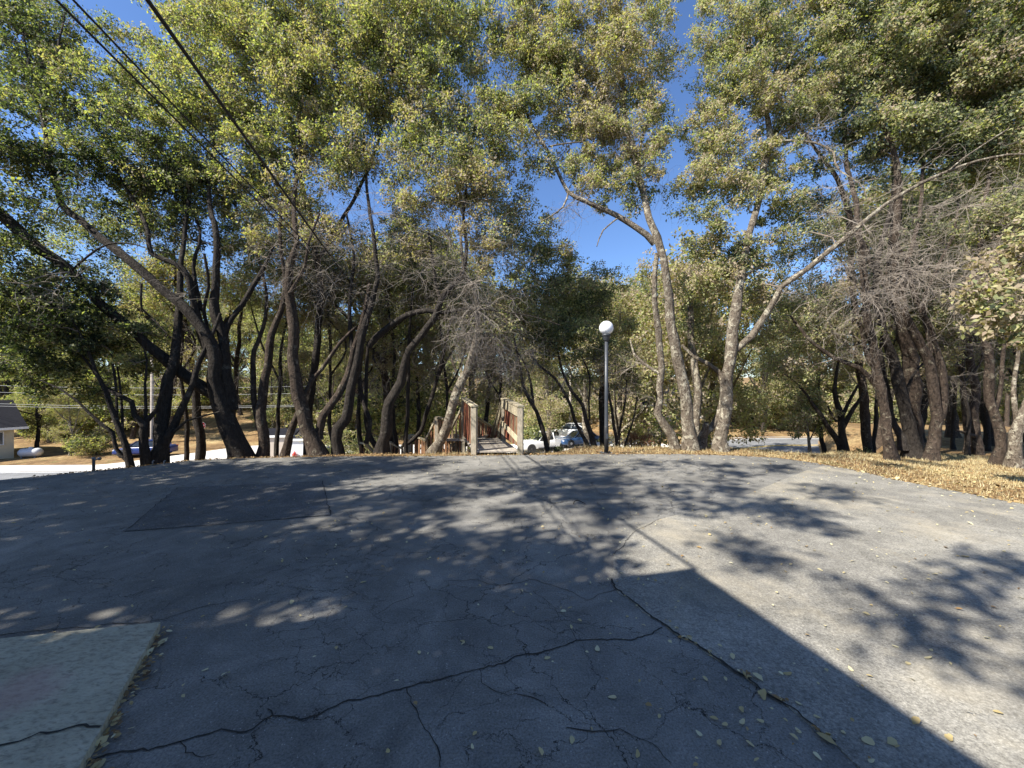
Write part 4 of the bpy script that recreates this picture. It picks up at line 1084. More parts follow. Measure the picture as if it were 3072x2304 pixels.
back_oak('twiggy brown oak in the second row behind the stout trunk by the pickets', 1160, 12.4,
  [limb([(1165, 1362, 32), (1160, 1200, 28), (1150, 1050, 24), (1160, 900, 18), (1170, 760, 12)], 12.4, 12.2, True), limb([(1155, 1100, 16), (1050, 960, 12), (960, 880, 8), (860, 850, 5)], 12.3, 12), limb([(1155, 1080, 16), (1280, 960, 12), (1380, 820, 8)], 12.3, 12.4)],
  [B(860, 760, 12, 1.2, .7, .6), B(980, 820, 12, 1.2, .65, .6), B(1090, 880, 12.2, 1.1, .7, .6), B(1210, 900, 12.4, 1.1, .7, .6), B(1000, 960, 12.4, 1.0, .6, .6), B(1330, 860, 12.4, 1.1, .75, .6), B(1440, 900, 12.6, 1.1, .8, .7), B(1120, 1020, 12.6, .9, .6, .55),
   B(1300, 1030, 12.8, 1.0, .5, .6), B(1480, 1040, 12.8, 1.0, .85, .8), B(1540, 1130, 13, .9, .85, .9), B(1470, 1180, 13, .8, .8, .7), B(960, 700, 12, 1, .6, .5), B(1080, 760, 12, 1, .7, .5), B(1230, 700, 12, 1, .7, .5), B(1600, 950, 13, 1.0, .5, .7), B(900, 960, 12.6, .9, .55, .6)], bark=BARK_MID, kclump=32, lpc=190)
back_oak('twiggy oak in the second row behind the reddish right trunk', 2600, 12.8,
  [limb([(2600, 1350, 30), (2590, 1200, 26), (2570, 1000, 22), (2560, 850, 18), (2540, 600, 12)], 12.8, 12.6, True), limb([(2575, 1080, 16), (2480, 960, 12), (2400, 880, 8)], 12.6, 12.4), limb([(2575, 1050, 16), (2700, 860, 12), (2800, 720, 8)], 12.6, 12.6)],
  [B(2400, 760, 12.4, 1.1, .4, .6), B(2330, 900, 12.6, 1.0, .5, .6), B(2460, 620, 12.4, 1.0, .35, .6), B(2560, 700, 12.6, 1.1, .7, .55), B(2680, 640, 12.6, 1.1, .7, .5), B(2800, 660, 12.8, 1.1, .45, .6), B(2920, 760, 12.8, 1.1, .4, .7), B(2820, 820, 12.8, 1.1, .7, .7), B(2700, 900, 12.8, 1.1, .7, .7),
   B(2560, 900, 12.8, 1.0, .6, .6), B(2450, 1000, 13, .9, .6, .7), B(2300, 1000, 13, .8, .6, .6), B(3020, 900, 12.8, 1.1, .35, .8), B(2880, 1000, 13, 1, .4, .8), B(2740, 1050, 13, .9, .5, .7), B(3000, 520, 12, 1.1, .4, .6), B(2350, 1090, 13.5, .7, .6, .6)], bark=BARK_MID, kclump=32, lpc=190)
def thin_stems(label, group, spots, seed, tone):
    rnd = random.Random(seed)
    for (px, Y, hpx) in spots:
        x = px; pts = []; lean = rnd.uniform(-70, 70); top = hpx
        n = 6
        for k in range(n):
            t = k / (n - 1)
            pts.append((px + lean * t ** 1.3 + rnd.uniform(-9, 9) * (k > 0), 1360 - (1360 - top) * t, rnd.uniform(13, 20) * (1 - .7 * t)))
        l2 = [(pts[2][0], pts[2][1], 8), (pts[2][0] + rnd.choice((-1, 1)) * rnd.uniform(30, 60), pts[2][1] - 100, 7), (pts[2][0] + rnd.choice((-1, 1)) * rnd.uniform(60, 110), pts[2][1] - 240, 4)]
        e = pts[-1]
        bl = [B(e[0] + rnd.uniform(-60, 60), e[1] + rnd.uniform(-40, 60), Y, 1.0, tone + rnd.uniform(-.15, .15), .8), B(l2[-1][0], l2[-1][1], Y, .8, tone, .7), B(e[0] + rnd.uniform(-90, 90), e[1] + 130, Y, .8, tone + .1, .6), B(e[0] + rnd.uniform(-70, 70), 1080, Y, .6, tone + .15, .5)]
        build_tree('oak_tree', label, OAK, gbase(px, Y), [limb(pts, Y, Y + rnd.uniform(-.3, .4), True), limb(l2, Y)], bl, BARK_DARK, group=group, sides=7,
                   dead=[Dd(e[0], e[1] + 200, Y, .8, 18, .005, .2), Dd(e[0] + 50, e[1] + 60, Y, .8, 14, .005, .2), Dd(e[0] - 40, 1130, Y - .3, .7, 16, .0045, .4), Dd(e[0] + 70, 1040, Y - .2, .7, 16, .0045, .3)])
thin_stems('thin dark oak stem in the thicket behind the left and centre trunks', 'thin stems in the thicket behind the left and centre trunks',
  [(560, 11.5, 760), (690, 12.5, 700), (830, 11.2, 820), (1000, 11.8, 780), (1085, 12.6, 860), (1190, 11.4, 840), (1255, 12.8, 760), (1345, 11.6, 900), (1440, 13.2, 880), (1500, 12.2, 930)], 3, .55)
thin_stems('thin dark oak stem in the thicket behind the right trunk cluster', 'thin stems in the thicket behind the right trunk cluster',
  [(2470, 14.5, 840), (2620, 13.2, 780), (2720, 12.6, 800), (2860, 13.6, 760), (2900, 11.6, 840), (2965, 13.2, 800), (3050, 12.4, 820)], 4, .45)
# shed leaves from the extreme right top
build_tree('oak_tree', 'broad oak crown filling the upper right corner above the bare arm', OAK, (11.5, 11.0, hz(11.5, 11.0)),
  [[(Vector((11.5, 11.0, hz(11.5, 11.0) - .3)), .2), (Vector((11.1, 10.7, 2.0)), .17), (Vector((10.1, 10.2, 4.5)), .13), (Vector((9.9, 9.9, 7.0)), .07), (Vector((9.2, 10.1, 9.5)), .03)],
   [(Vector((10.6, 10.4, 3.4)), .1), (Vector((9.4, 10.3, 5.2)), .07), (Vector((8.6, 10.2, 7.0)), .05), (Vector((7.4, 10.2, 8.6)), .02)]],
  [B(2550, 30, 8.0, 1.0, .55), B(2700, 50, 7.8, 1.0, .6), B(2850, 20, 7.6, 1.0, .58), B(2990, 60, 7.5, 1.0, .58), B(2620, 180, 8.2, .8, .5), B(2780, 200, 8.2, .9, .5), B(2930, 220, 8.1, .9, .5), B(3060, 220, 7.8, 1, .5),
   B(2450, 30, 8.2, .8, .55), B(2700, 380, 8.8, .8, .6, .9), B(2850, 420, 8.8, .8, .4, .9), B(3000, 380, 8.6, .8, .42), B(2580, 380, 9.0, .7, .5, .8)], BARK_MID, tshift=-.14, leaf=.065)

# ------------------------------------------------------------------ trees left of and behind the camera (they throw the dappled shade)
def shade(gx, gy, h, r, tone=.35, dn=.8):
    k = 1.0 / math.tan(SUN_EL)
    return (Vector((gx + SUN_H.x * h * k, gy + SUN_H.y * h * k, h)), r, tone, dn)
def wtree(label, base, tops, blobs, **kw):
    bz = hz(*base)
    tops = [Vector(t) for t in tops]
    b0 = Vector((base[0], base[1], bz))
    trunk = [(b0 - Vector((0, 0, .3)), .3), (b0 + Vector((.1, .1, 1.2)), .26), (b0.lerp(tops[0], .5) + Vector((.2, 0, .3)), .2), (tops[0], .13)]
    lim = [trunk]
    for t in tops[1:]:
        s = trunk[2][0]
        lim.append([(s, .13), (s.lerp(t, .5) + Vector((0, .2, .5)), .09), (t, .04)])
    return build_tree('oak_tree', label, OAK, b0, lim, blobs, BARK_DARK, twigs=0, leaf=.13, lpc=80, kclump=17, crad=.42, sides=8, **kw)
wtree('spreading oak outside the picture, left of the lot', (-13.2, 1.5), [(-12, 1.5, 6), (-9, 2.5, 8), (-10, -1, 8)],
  [shade(-7.0, 5.6, 6.5, 1.7), shade(-5.0, 6.4, 7.5, 1.5), shade(-6.2, 3.6, 6.2, 1.6), shade(-4.0, 4.6, 7, 1.5), shade(-7.8, 4.4, 7, 1.5), shade(-3.2, 3.4, 7, 1.2, .35, .7),
   shade(-2.6, 5.6, 8, 1.2, .35, .6), shade(-5.2, 2.6, 6.5, 1.4), shade(-3.9, 3.9, 6.4, 1.0, .35, 1.2), shade(-6.4, 4.6, 6.6, 1.0, .35, 1.2), shade(-9, 5.6, 6.6, 1.4), shade(-.6, 3.0, 6.0, .9, .35, 1.5), shade(-1.8, 3.1, 6.0, 1.0, .35, 1.5), shade(-3.2, 3.0, 6.0, 1.0, .35, 1.5), shade(-4.6, 3.4, 6.2, 1.1, .35, 1.4), shade(-4.4, 5.2, 7, .9, .35, 1.3), shade(-3.4, 6.2, 7.4, .9, .35, 1.2), shade(.35, 3.15, 6.4, .4, .35, 1.3), shade(-7.4, 6.4, 7, 1.0, .35, 1.2), shade(-5.8, 6.8, 7.4, 1.0, .35, 1.2), shade(-2.2, 3.4, 6.8, .7, .35, 1.2), shade(-5.6, 5.6, 7, .8, .35, 1.2)])
wtree('tall oak outside the picture behind the left corner of the lot', (-13.5, -5.5), [(-12, -4, 7), (-9.5, -2, 9), (-11, -6, 9)],
  [shade(-1.5, 4.6, 9.5, 1.0, .35, .8), shade(-0.8, 6.2, 9.5, .9, .35, .6), shade(-3.2, 4.2, 10.5, .8), shade(-3.6, 6.8, 10, 1.3, .35, .7), shade(0.6, 5.4, 9.5, .9, .35, .8), shade(0.2, 3.9, 9.2, .8, .35, .7), shade(-4.8, 5.2, 10, 1.2),
   shade(-1.8, 2.9, 9, .7, .35, .7), shade(1.5, 6.0, 10, .7, .35, .8), shade(-.9, 5.3, 9.6, .6, .35, 1.2), shade(.9, 6.6, 10, .6, .35, 1), shade(-2.6, 7.4, 10.5, 1.1, .35, 1), shade(-.6, 3.5, 9, .5, .35, 1)])
wtree('oak outside the picture behind the house roof', (-7.5, -11.5), [(-7, -8, 8), (-5, -4, 10), (-8, -5, 10)],
  [shade(1.6, 4.7, 9.5, .55, .35, .6), shade(2.6, 5.0, 9.5, .45, .35, .6), shade(3.1, 6.1, 10, .4, .35, .7), shade(2.7, 7.2, 10, .4, .35, .7), shade(3.9, 6.7, 10.3, .3, .35, .7), shade(2.4, 3.7, 9.2, .35, .35, .6),
   shade(3.4, 2.5, 8.8, .5, .35, .8), shade(2.9, 1.9, 8.8, .4, .35, .7), shade(2.5, 2.4, 8.6, .35, .35, .5), shade(3.2, 4.7, 9.6, .3, .35, .6), shade(1.2, 7.4, 10.4, .6, .35, .6), shade(4.2, 1.8, 9, .5, .35, .8), shade(5.6, 2.2, 9.6, .5), shade(3.3, 5.3, 10, .35, .35, .7), shade(3.5, 4.3, 9.6, .28, .35, .7), shade(4.6, 5.6, 10, .3, .35, .6), shade(4.4, 3.4, 9.3, .3, .35, .6), shade(2.2, 5.9, 10, .35, .35, .8), shade(3.9, 7.5, 10.5, .4, .35, .7), shade(4.9, 7.0, 10.5, .25, .35, .6), shade(6.9, 8.2, 10, .4, .35, .8), shade(8.0, 9.5, 10, .5, .35, .8), shade(7.3, 7.2, 10, .25, .35, .8), shade(9.2, 8.6, 10, .5, .35, .8), shade(6.0, 9.3, 10, .45, .35, .8)])

# ------------------------------------------------------------------ background trees: four kinds, copied
def proto(name, seed, H, R, tr, nclump, lpc, leaf, tone, bark, crown_z=.62, crown_h=.42, limbs=4, crad=.6, lean=0.0, sides=7):
    rng = np.random.default_rng(seed); rnd = random.Random(seed)
    lim = []
    top = Vector((lean * H, 0, H * .5))
    mid = Vector((rnd.uniform(-.3, .3), rnd.uniform(-.3, .3), H * .25))
    lim.append([(Vector((0, 0, -.6)), tr * 1.2), (Vector((0, 0, .3)), tr), (mid, tr * .85), (top, tr * .6), (Vector((lean * H * 1.6, .2, H * .85)), tr * .2)])
    for k in range(limbs):
        a = k * 2 * math.pi / limbs + rnd.uniform(-.4, .4)
        s = mid.lerp(top, rnd.uniform(0, .9))
        e = Vector((math.cos(a) * R * .7, math.sin(a) * R * .7, H * rnd.uniform(.55, .85)))
        lim.append([(s, tr * .5), (s.lerp(e, .5) + Vector((0, 0, -.3)), tr * .32), (e, tr * .1)])
    blobs = []
    nb = 9
    for k in range(nb):
        a = rnd.uniform(0, 6.28); q = R * rnd.uniform(.2, .75)
        z = H * (crown_z + crown_h * rnd.uniform(-.8, .75))
        q *= math.sqrt(max(0.1, 1 - ((z / H - crown_z) / crown_h) ** 2))
        blobs.append((Vector((math.cos(a) * q + lean * z, math.sin(a) * q, z)), R * rnd.uniform(.35, .55), tone + rnd.uniform(-.1, .12), 1.0))
    tot = sum(bb[1] ** 2 for bb in blobs)
    return build_tree(name, 'x', 'tree', (0, 0, 0), lim, blobs, bark, leaf=leaf, lpc=lpc, kclump=nclump / tot, crad=crad, twigs=0, sides=sides, rng=rng)

def copy_tree(src, name, loc, rz, s, label, cat, group):
    r = src.copy(); r.name = name; C.objects.link(r)
    r.location = loc; r.rotation_euler = (0, 0, rz); r.scale = (s[0], s[0], s[1])
    for k in list(r.keys()):
        if k in ('label', 'category', 'group', 'kind'): del r[k]
    tag(r, label, cat, group)
    for ch in list(src.children):
        c = ch.copy(); C.objects.link(c); c.parent = r
    return r

PR = {
 'oak': proto('oak_tree', 1, 11, 3.4, .22, 230, 90, .13, .38, BARK_DARK),
 'oakb': proto('oak_tree', 2, 12, 3.0, .2, 230, 90, .12, .55, BARK_MID, lean=.08),
 'tall': proto('pine_tree', 3, 16, 2.6, .24, 230, 100, .15, .3, BARK_MID, crown_z=.58, crown_h=.42, limbs=6, crad=.6),
 'pale': proto('oak_tree', 4, 12, 3.6, .2, 240, 90, .13, .62, BARK_PALE),
 'bush': proto('bush', 5, 2.6, 1.5, .05, 90, 90, .09, .56, BARK_MID, crown_z=.55, crown_h=.5, crad=.35),
}
used = set()
def place(kind, px, Y, H, label, group, cat='tree', name=None, wide=1.0):
    x = (px - 1536) / FPX * Y
    src = PR[kind]
    base_h = {'oak': 11, 'oakb': 12, 'tall': 16, 'pale': 12, 'bush': 2.6}[kind]
    s = H / base_h
    loc = (x, Y, hz(x, Y) - .05)
    nm = name or {'oak': 'oak_tree', 'oakb': 'oak_tree', 'tall': 'pine_tree', 'pale': 'oak_tree', 'bush': 'bush'}[kind]
    rz = random.uniform(0, 6.28)
    if kind not in used:
        used.add(kind)
        o = src; o.location = loc; o.rotation_euler = (0, 0, rz); o.scale = (s * wide, s * wide, s)
        for k in ('label', 'category', 'group'):
            if k in o: del o[k]
        tag(o, label, cat, group)
        return o
    return copy_tree(src, nm, loc, rz, (s * wide, s), label, cat, group)

random.seed(21)
g1 = ('leafy oak growing on the slope below the lot, seen between the left trunks', 'oaks on the slope behind the left trunks')

g10 = ('dark low-crowned oak on the slope just below the left lot edge', 'low oaks below the left lot edge')
for px, Y, H in ():
    place('oak', px, Y, H, *g10, wide=1.1)
g2 = ('leafy oak growing on the slope below the lot, behind the picket stair', 'oaks on the slope behind the stair')
for px, Y, H in ((1180, 15, 10.5), (1290, 17, 12), (1390, 20, 13)):
    place(random.choice(['oak', 'oakb']), px, Y, H, *g2)
g3 = ('pale yellow-green oak standing below the lot between lamp post and pale oak', 'pale oaks below the lot right of the lamp')
for px, Y, H in ((1760, 34.8, 17), (1640, 35, 15), (1860, 21, 12), (1960, 22, 13.5), (2060, 18, 12), (2140, 21, 13)):
    place('pale', px, Y, H, *g3)
g4 = ('shaded oak standing back behind the right trunk cluster', 'oaks behind the right trunk cluster')
for px, Y, H in ((2750, 16, 12), (2860, 19, 14), (2980, 15, 12), (3080, 18, 14), (3250, 14, 12), (3330, 20, 14), (2640, 20, 13)):
    place(random.choice(['oak', 'oakb']), px, Y, H, *g4)
g5 = ('tree beyond the road, its crown low over the far road edge', 'trees beyond the road on the right')
for px, Y, H in ((2110, 37, 11), (2200, 42, 13), (2290, 36.5, 10), (2380, 44, 14), (2440, 38, 11), (2520, 43, 13), (2600, 37, 11), (2690, 42, 13), (2790, 37, 12), (2900, 41, 14), (3020, 37, 12), (2050, 45, 15), (2350, 50, 17), (2500, 52, 18), (2650, 52, 17), (2850, 50, 18), (3050, 48, 17), (3200, 40, 14)):
    place(random.choice(['oak', 'oakb', 'pale', 'tall']), px, Y, H, *g5)
g6 = ('tall tree on the far hillside across the street, left half of the view', 'hillside trees across the street, left')
for px, Y, H in ((-150, 46, 16), (-60, 52, 18), (20, 47, 15), (90, 56, 18), (150, 45, 14), (250, 49, 16), (330, 58, 19), (400, 47, 15), (480, 55, 18), (560, 63, 19), (640, 66, 20), (720, 60, 18), (790, 50, 15), (860, 58, 18), (930, 48, 14), (1000, 55, 17), (1070, 46, 13), (-250, 50, 18), (-10, 66, 20), (200, 68, 20), (450, 70, 22), (750, 72, 22), (950, 70, 22)):
    place(random.choice(['oak', 'oakb', 'tall', 'tall']), px, Y, H, *g6)
for k in range(16):
    place(random.choice(['oak', 'oakb']), random.choice([random.uniform(-60, 520), random.uniform(800, 1100)]), random.uniform(44, 56), random.uniform(10, 15), *g6)
g7 = ('tall tree across the street in the middle distance behind the parked vehicles', 'trees behind the parked vehicles')
for px, Y, H in ((1140, 52, 16), (1220, 60, 19), (1300, 50, 15), (1380, 58, 18), (1450, 49, 14), (1530, 56, 17), (1600, 50, 14), (1680, 60, 19), (1750, 52, 17), (1830, 62, 20), (1900, 55, 18), (1980, 60, 20), (1150, 70, 22), (1350, 72, 22), (1550, 72, 20), (1750, 74, 22), (1920, 74, 24)):
    place(random.choice(['oak', 'oakb', 'pale', 'tall']), px, Y, H, *g7)
g8 = ('low leafy bush on the ochre hillside across the street', 'bushes on the far hillside')
for k in range(90):
    px = random.uniform(-150, 2080); Y = random.uniform(46, 80)
    if 530 < px < 790 and Y < 58: continue
    place('bush', px, Y, random.uniform(3.5, 8), *g8, cat='bush', name='bush', wide=random.uniform(1, 1.6))
g9 = ('low leafy bush under the trees beyond the road', 'bushes beyond the road on the right')
for k in range(40):
    place('bush', random.uniform(2120, 3300), random.uniform(36, 58), random.uniform(3, 6.5), *g9, cat='bush', name='bush', wide=random.uniform(1, 1.6))
for k in range(14):
    place(random.choice(['oak', 'oakb', 'tall']), random.uniform(-100, 2000), random.uniform(60, 90), random.uniform(17, 24), *g6) if False else None
# named trees and bushes in the yards
place('pale', 210, 37, 7, 'slim pale-trunked tree between the white tank and the rounded bush', None)
place('bush', 290, 37.5, 3.6, 'rounded sunlit green bush left of the blue sedan', None, 'bush', 'bush', 1.2)
place('oak', 110, 40, 9, 'dark shaded tree right beside the beige house wall', None)
place('bush', 1590, 41, 5.5, 'bright green conifer-like bush behind the white pickup', None, 'bush', 'bush', 1.0)
place('bush', 1000, 33.8, 3.0, 'sunlit yellow-green shrub left of the stump-like wooden ramp end', None, 'bush', 'bush', 1.4)
place('bush', 1085, 34.5, 3.4, 'yellow-green shrub right of the kinked trunk, across the street', None, 'bush', 'bush', 1.4)
place('bush', 2590, 35, 3.0, 'low green shrub beyond the road by the yellow guy guard', None, 'bush', 'bush', 1.3)
# crop of crest shrubs
RED = leaf_mat('dry_red_leaves', [(0, (.12, .05, .03)), (.5, (.26, .12, .06)), (1, (.36, .22, .12))], trans=.15, rough=.7)
def crest_shrub(label, px, Y, h, r, mat, tone, n=14):
    x, y, z = gbase(px, Y)
    lim = [[(Vector((x, y, z - .1)), .012), (Vector((x + random.uniform(-r, r) * .6, y + random.uniform(-r, r) * .5, z + h * .7)), .006)] for _ in range(6)]
    return build_tree('shrub', label, 'shrub', (x, y, z), lim, [(Vector((x, y, z + h * .55)), r, tone, 1)], BARK_MID, leaf=.05, lpc=55, kclump=n / (r * r), crad=.14, twigs=3, leafmat=mat, branch_min=.03, sides=5)
crest_shrub('rust-brown dry shrub on the crest right of the lamp post', 1915, 11.5, .85, .5, RED, .5, 34)
crest_shrub('low dark green weed clump on the crest by the thin leaning stem', 1672, 10.1, .35, .22, LEAF, .2, 12)
crest_shrub('small green weed at the feet of the charred forked tree', 2590, 12.6, .4, .3, LEAF, .45, 12)

# ------------------------------------------------------------------ leaf litter and dry grass
def litter(name, n, xr, yr, size, keep, zoff=.012, tone=(.55, .2), mat=LITTER, flat=.25, seed=5):
    rng = np.random.default_rng(seed)
    X = rng.uniform(xr[0], xr[1], n); Y = rng.uniform(yr[0], yr[1], n)
    k = keep(X, Y, rng); X = X[k]; Y = Y[k]
    Z = np.where(signed_dist(X, Y, LOT_C) < 0.02, 0.0, height(X, Y))
    m = len(X)
    pos = np.stack([X, Y, Z + zoff + rng.random(m) * .006], 1)
    a = rng.random(m) * 6.283
    d = np.stack([np.cos(a), np.sin(a), rng.normal(size=m) * flat], 1); d /= np.linalg.norm(d, axis=1, keepdims=True)
    nn = np.stack([rng.normal(size=m) * flat, rng.normal(size=m) * flat, np.ones(m)], 1)
    side = np.cross(d, nn); side /= np.linalg.norm(side, axis=1, keepdims=True); nrm = np.cross(side, d)
    s = size * np.exp(rng.normal(size=m) * .35); w = s * (.4 + .3 * rng.random(m))
    v = np.empty((m, 6, 3), np.float32)
    v[:, 0] = pos - d * (s * .5)[:, None]
    v[:, 1] = pos - d * (s * .12)[:, None] + side * (w * .5)[:, None] + nrm * (w * .2)[:, None]
    v[:, 2] = pos + d * (s * .25)[:, None] + side * (w * .4)[:, None] + nrm * (w * .15)[:, None]
    v[:, 3] = pos + d * (s * .5)[:, None]
    v[:, 4] = pos + d * (s * .25)[:, None] - side * (w * .4)[:, None] + nrm * (w * .15)[:, None]
    v[:, 5] = pos - d * (s * .12)[:, None] - side * (w * .5)[:, None] + nrm * (w * .2)[:, None]
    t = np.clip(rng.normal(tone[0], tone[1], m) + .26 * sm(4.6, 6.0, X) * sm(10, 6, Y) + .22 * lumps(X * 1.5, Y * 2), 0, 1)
    me = np_mesh(name, v.reshape(-1, 3), np.arange(m * 6).reshape(m, 6), np.repeat(t, 6))
    return tag(link(name, me, mat), kind='stuff')

seam_np = np.array([q for q in seam[:-2] if q[1] < 3.15])
def near_seam(X, Y):
    d = np.full(X.shape, 9.)
    for p in seam_np[::3]:
        d = np.minimum(d, np.hypot(X - p[0], Y - p[1]))
    return d
def keep_lot(X, Y, rng):
    d = -signed_dist(X, Y, LOT_C)
    pr = .10 + .55 * np.exp(-np.maximum(d, 0) / .5) + .12 * (X > 0) + .8 * np.exp(-(near_seam(X, Y) / .05) ** 2) + .12 * np.exp(-near_seam(X, Y) / .4)
    return (d > .02) & (rng.random(len(X)) < pr)
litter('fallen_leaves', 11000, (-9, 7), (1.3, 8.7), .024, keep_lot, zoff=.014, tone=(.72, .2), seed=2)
litter('leaf_litter', 26000, (1.0, 3.2), (1.4, 4.2), .026, lambda X, Y, r: near_seam(X, Y) < np.abs(r.normal(size=len(X)) * .022), zoff=.014, tone=(.6, .25), seed=3)
def keep_crest(X, Y, rng):
    d = signed_dist(X, Y, LOT_C)
    return (d > -.12) & (d < 6) & (rng.random(len(X)) < np.where(X > 4, .6, .55) * np.exp(-np.maximum(d, 0) / 5))
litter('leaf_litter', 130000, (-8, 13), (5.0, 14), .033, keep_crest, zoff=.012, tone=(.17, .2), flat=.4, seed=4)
litter('leaf_litter', 3000, (-4.2, -1.5), (1.4, 2.9), .03,
       lambda X, Y, r: np.abs((X - p0.x) * e1.y - (Y - p0.y) * e1.x) * np.where(((X - p0.x) * e1.y - (Y - p0.y) * e1.x) > 0, 1, 9) < .0, seed=9) if False else None
# leaves and grit along the slab's right edge
rr_ = np.random.default_rng(8)
def slab_edge():
    n = 170
    t = rr_.random(n) * 1.25; o = np.abs(rr_.normal(size=n)) * .03 + .006
    nrm = Vector((-e1.y, e1.x, 0))
    if nrm.x < 0: nrm = -nrm
    X = p0.x + e1.x * t + nrm.x * o; Y = p0.y + e1.y * t + nrm.y * o
    return X, Y
ex, ey = slab_edge()
v = []; tt = []
for x, y in zip(ex, ey):
    a = rr_.random() * 6.28; s = .0115 * math.exp(rr_.normal() * .45); w = s * .55
    d = Vector((math.cos(a), math.sin(a), rr_.normal() * .3)).normalized(); sd_ = Vector((-d.y, d.x, rr_.normal() * .3)).normalized()
    c0 = Vector((x, y, .02))
    v += [c0 - d * s, c0 - d * s * .2 + sd_ * w, c0 + d * s * .5 + sd_ * w * .8, c0 + d * s, c0 + d * s * .5 - sd_ * w * .8, c0 - d * s * .2 - sd_ * w]
    tt += [min(1, max(0, rr_.normal(.55, .25)))] * 6
tag(link('leaf_litter', np_mesh('leaf_litter', np.array([tuple(q) for q in v]), np.arange(len(v)).reshape(-1, 6), tt), LITTER), kind='stuff')

def dry_grass(name, n, region, h, seed):
    rng = np.random.default_rng(seed)
    X = rng.uniform(region[0], region[1], n); Y = rng.uniform(region[2], region[3], n)
    d = signed_dist(X, Y, LOT_C)
    k = d > .06; X = X[k]; Y = Y[k]; m = len(X)
    Z = height(X, Y)
    pos = np.stack([X, Y, Z - .01], 1)
    lean = ball(m, rng) * .6 + np.array([0, 0, 1.0])
    L = h * (0.4 + rng.random(m))
    tip = pos + lean * L[:, None]
    a = rng.random(m) * 6.28; sd = np.stack([np.cos(a), np.sin(a), np.zeros(m)], 1) * .004
    v = np.empty((m, 3, 3), np.float32); v[:, 0] = pos - sd; v[:, 1] = pos + sd; v[:, 2] = tip
    t = np.clip(rng.normal(.75, .15, m), 0, 1)
    tag(link(name, np_mesh(name, v.reshape(-1, 3), np.arange(m * 3).reshape(m, 3), np.repeat(t, 3)), LITTER), kind='stuff')
dry_grass('dry_grass', 60000, (5.5, 14, 4.5, 12), .05, 3)
dry_grass('dry_grass', 14000, (-2, 6, 8.4, 12), .06, 6)

# individually lying big leaves on the near asphalt
random.seed(5)
def big_leaf_mesh(seed):
    rnd = random.Random(seed)
    n = 14; vs = []
    for k in range(n):
        a = 2 * math.pi * k / n
        r = 1 + .12 * math.cos(3 * a + seed) + rnd.uniform(-.06, .06)
        x = math.cos(a) * r * .5; y = math.sin(a) * r * rnd.uniform(.26, .3)
        vs.append((x, y, .22 * y * y + .10 * x * x + .02))
    fs = []
    c = n; vs.append((0, 0, .0))
    for k in range(n): fs.append((k, (k + 1) % n, c))
    vs.append((-.5, 0, .02)); vs.append((-.78, .03, .05)); vs.append((-.78, .05, .05)); 
    fs.append((n + 1, n + 2, n + 3))
    me = bpy.data.meshes.new('fallen_leaf'); me.from_pydata(vs, [], fs)
    a = me.attributes.new('tone', 'FLOAT', 'POINT'); a.data.foreach_set('value', [.8 + rnd.uniform(-.2, .18)] * len(vs))
    me.materials.append(LITTER)
    return me
LM = [big_leaf_mesh(s) for s in range(5)]
big = [(1258, 1956, .05), (1472, 1942, .055), (1388, 1922, .04), (1390, 1928, .04), (1642, 1973, .055), (1792, 1945, .07), (1714, 1879, .045), (1882, 1848, .04), (1838, 2090, .06), (1716, 2218, .055), (1417, 2238, .035),
       (1978, 2147, .04), (1913, 2260, .045), (875, 1805, .075), (1037, 1819, .04), (616, 2008, .045), (2219, 1848, .035), (2363, 2023, .06), (2552, 2009, .05), (2604, 2225, .085), (2614, 2285, .04), (2175, 2175, .05),
       (2225, 2130, .055), (2395, 2195, .045), (2250, 2233, .05), (2452, 2270, .05), (2116, 2037, .045), (2142, 2156, .05), (2227, 2168, .055), (2282, 2165, .045), (2097, 2203, .045), (2158, 2230, .05), (2290, 2085, .08),
       (2785, 1975, .065), (2794, 1952, .04), (2687, 1941, .045), (2724, 1992, .05), (2848, 2215, .07), (2530, 2199, .045), (2450, 2152, .04), (2396, 2112, .045), (2738, 2040, .035), (2896, 1670, .09), (2460, 1710, .06),
       (300, 2290, .08), (240, 2285, .09), (1090, 1745, .07), (1440, 1755, .035), (1220, 1625, .05), (1005, 1640, .04), (1290, 1672, .06), (1578, 1752, .05), (1915, 1738, .05), (1930, 1640, .045)]
for i, (px, py, s) in enumerate(big):
    s *= .68
    g = G(px, py, .008)
    o = bpy.data.objects.new('fallen_leaf', LM[i % 5]); C.objects.link(o)
    o.location = (g.x, g.y, .012 if g.x > .8 else .006); o.rotation_euler = (random.gauss(0, .12), random.gauss(0, .12), random.uniform(0, 6.28)); o.scale = (s, s, s)
    tag(o, 'single pale tan leaf lying curled on the near asphalt', 'leaf', 'single leaves on the near asphalt')

# fallen forked twig on the asphalt
b = MB()
g = G(1735, 1510, .02)
b.tube([g + Vector((-.11, 0, 0)), g + Vector((-.08, .09, .03)), g + Vector((0, .1, .05)), g + Vector((.09, .09, .02)), g + Vector((.17, -.02, 0))], [.012, .01, .01, .008, .005], 6)
b.tube([g + Vector((0, .1, .05)), g + Vector((.03, .17, .03)), g + Vector((.02, .22, .01))], [.007, .005, .003], 5)
b.v = [((x - g.x) * .55 + g.x, (y - g.y) * .55 + g.y, (z - .02) * .6 + .014) for x, y, z in b.v]
tag(b.build('fallen_twig', BARK_MID), 'short bent brown twig lying on the asphalt in the middle of the lot', 'twig')

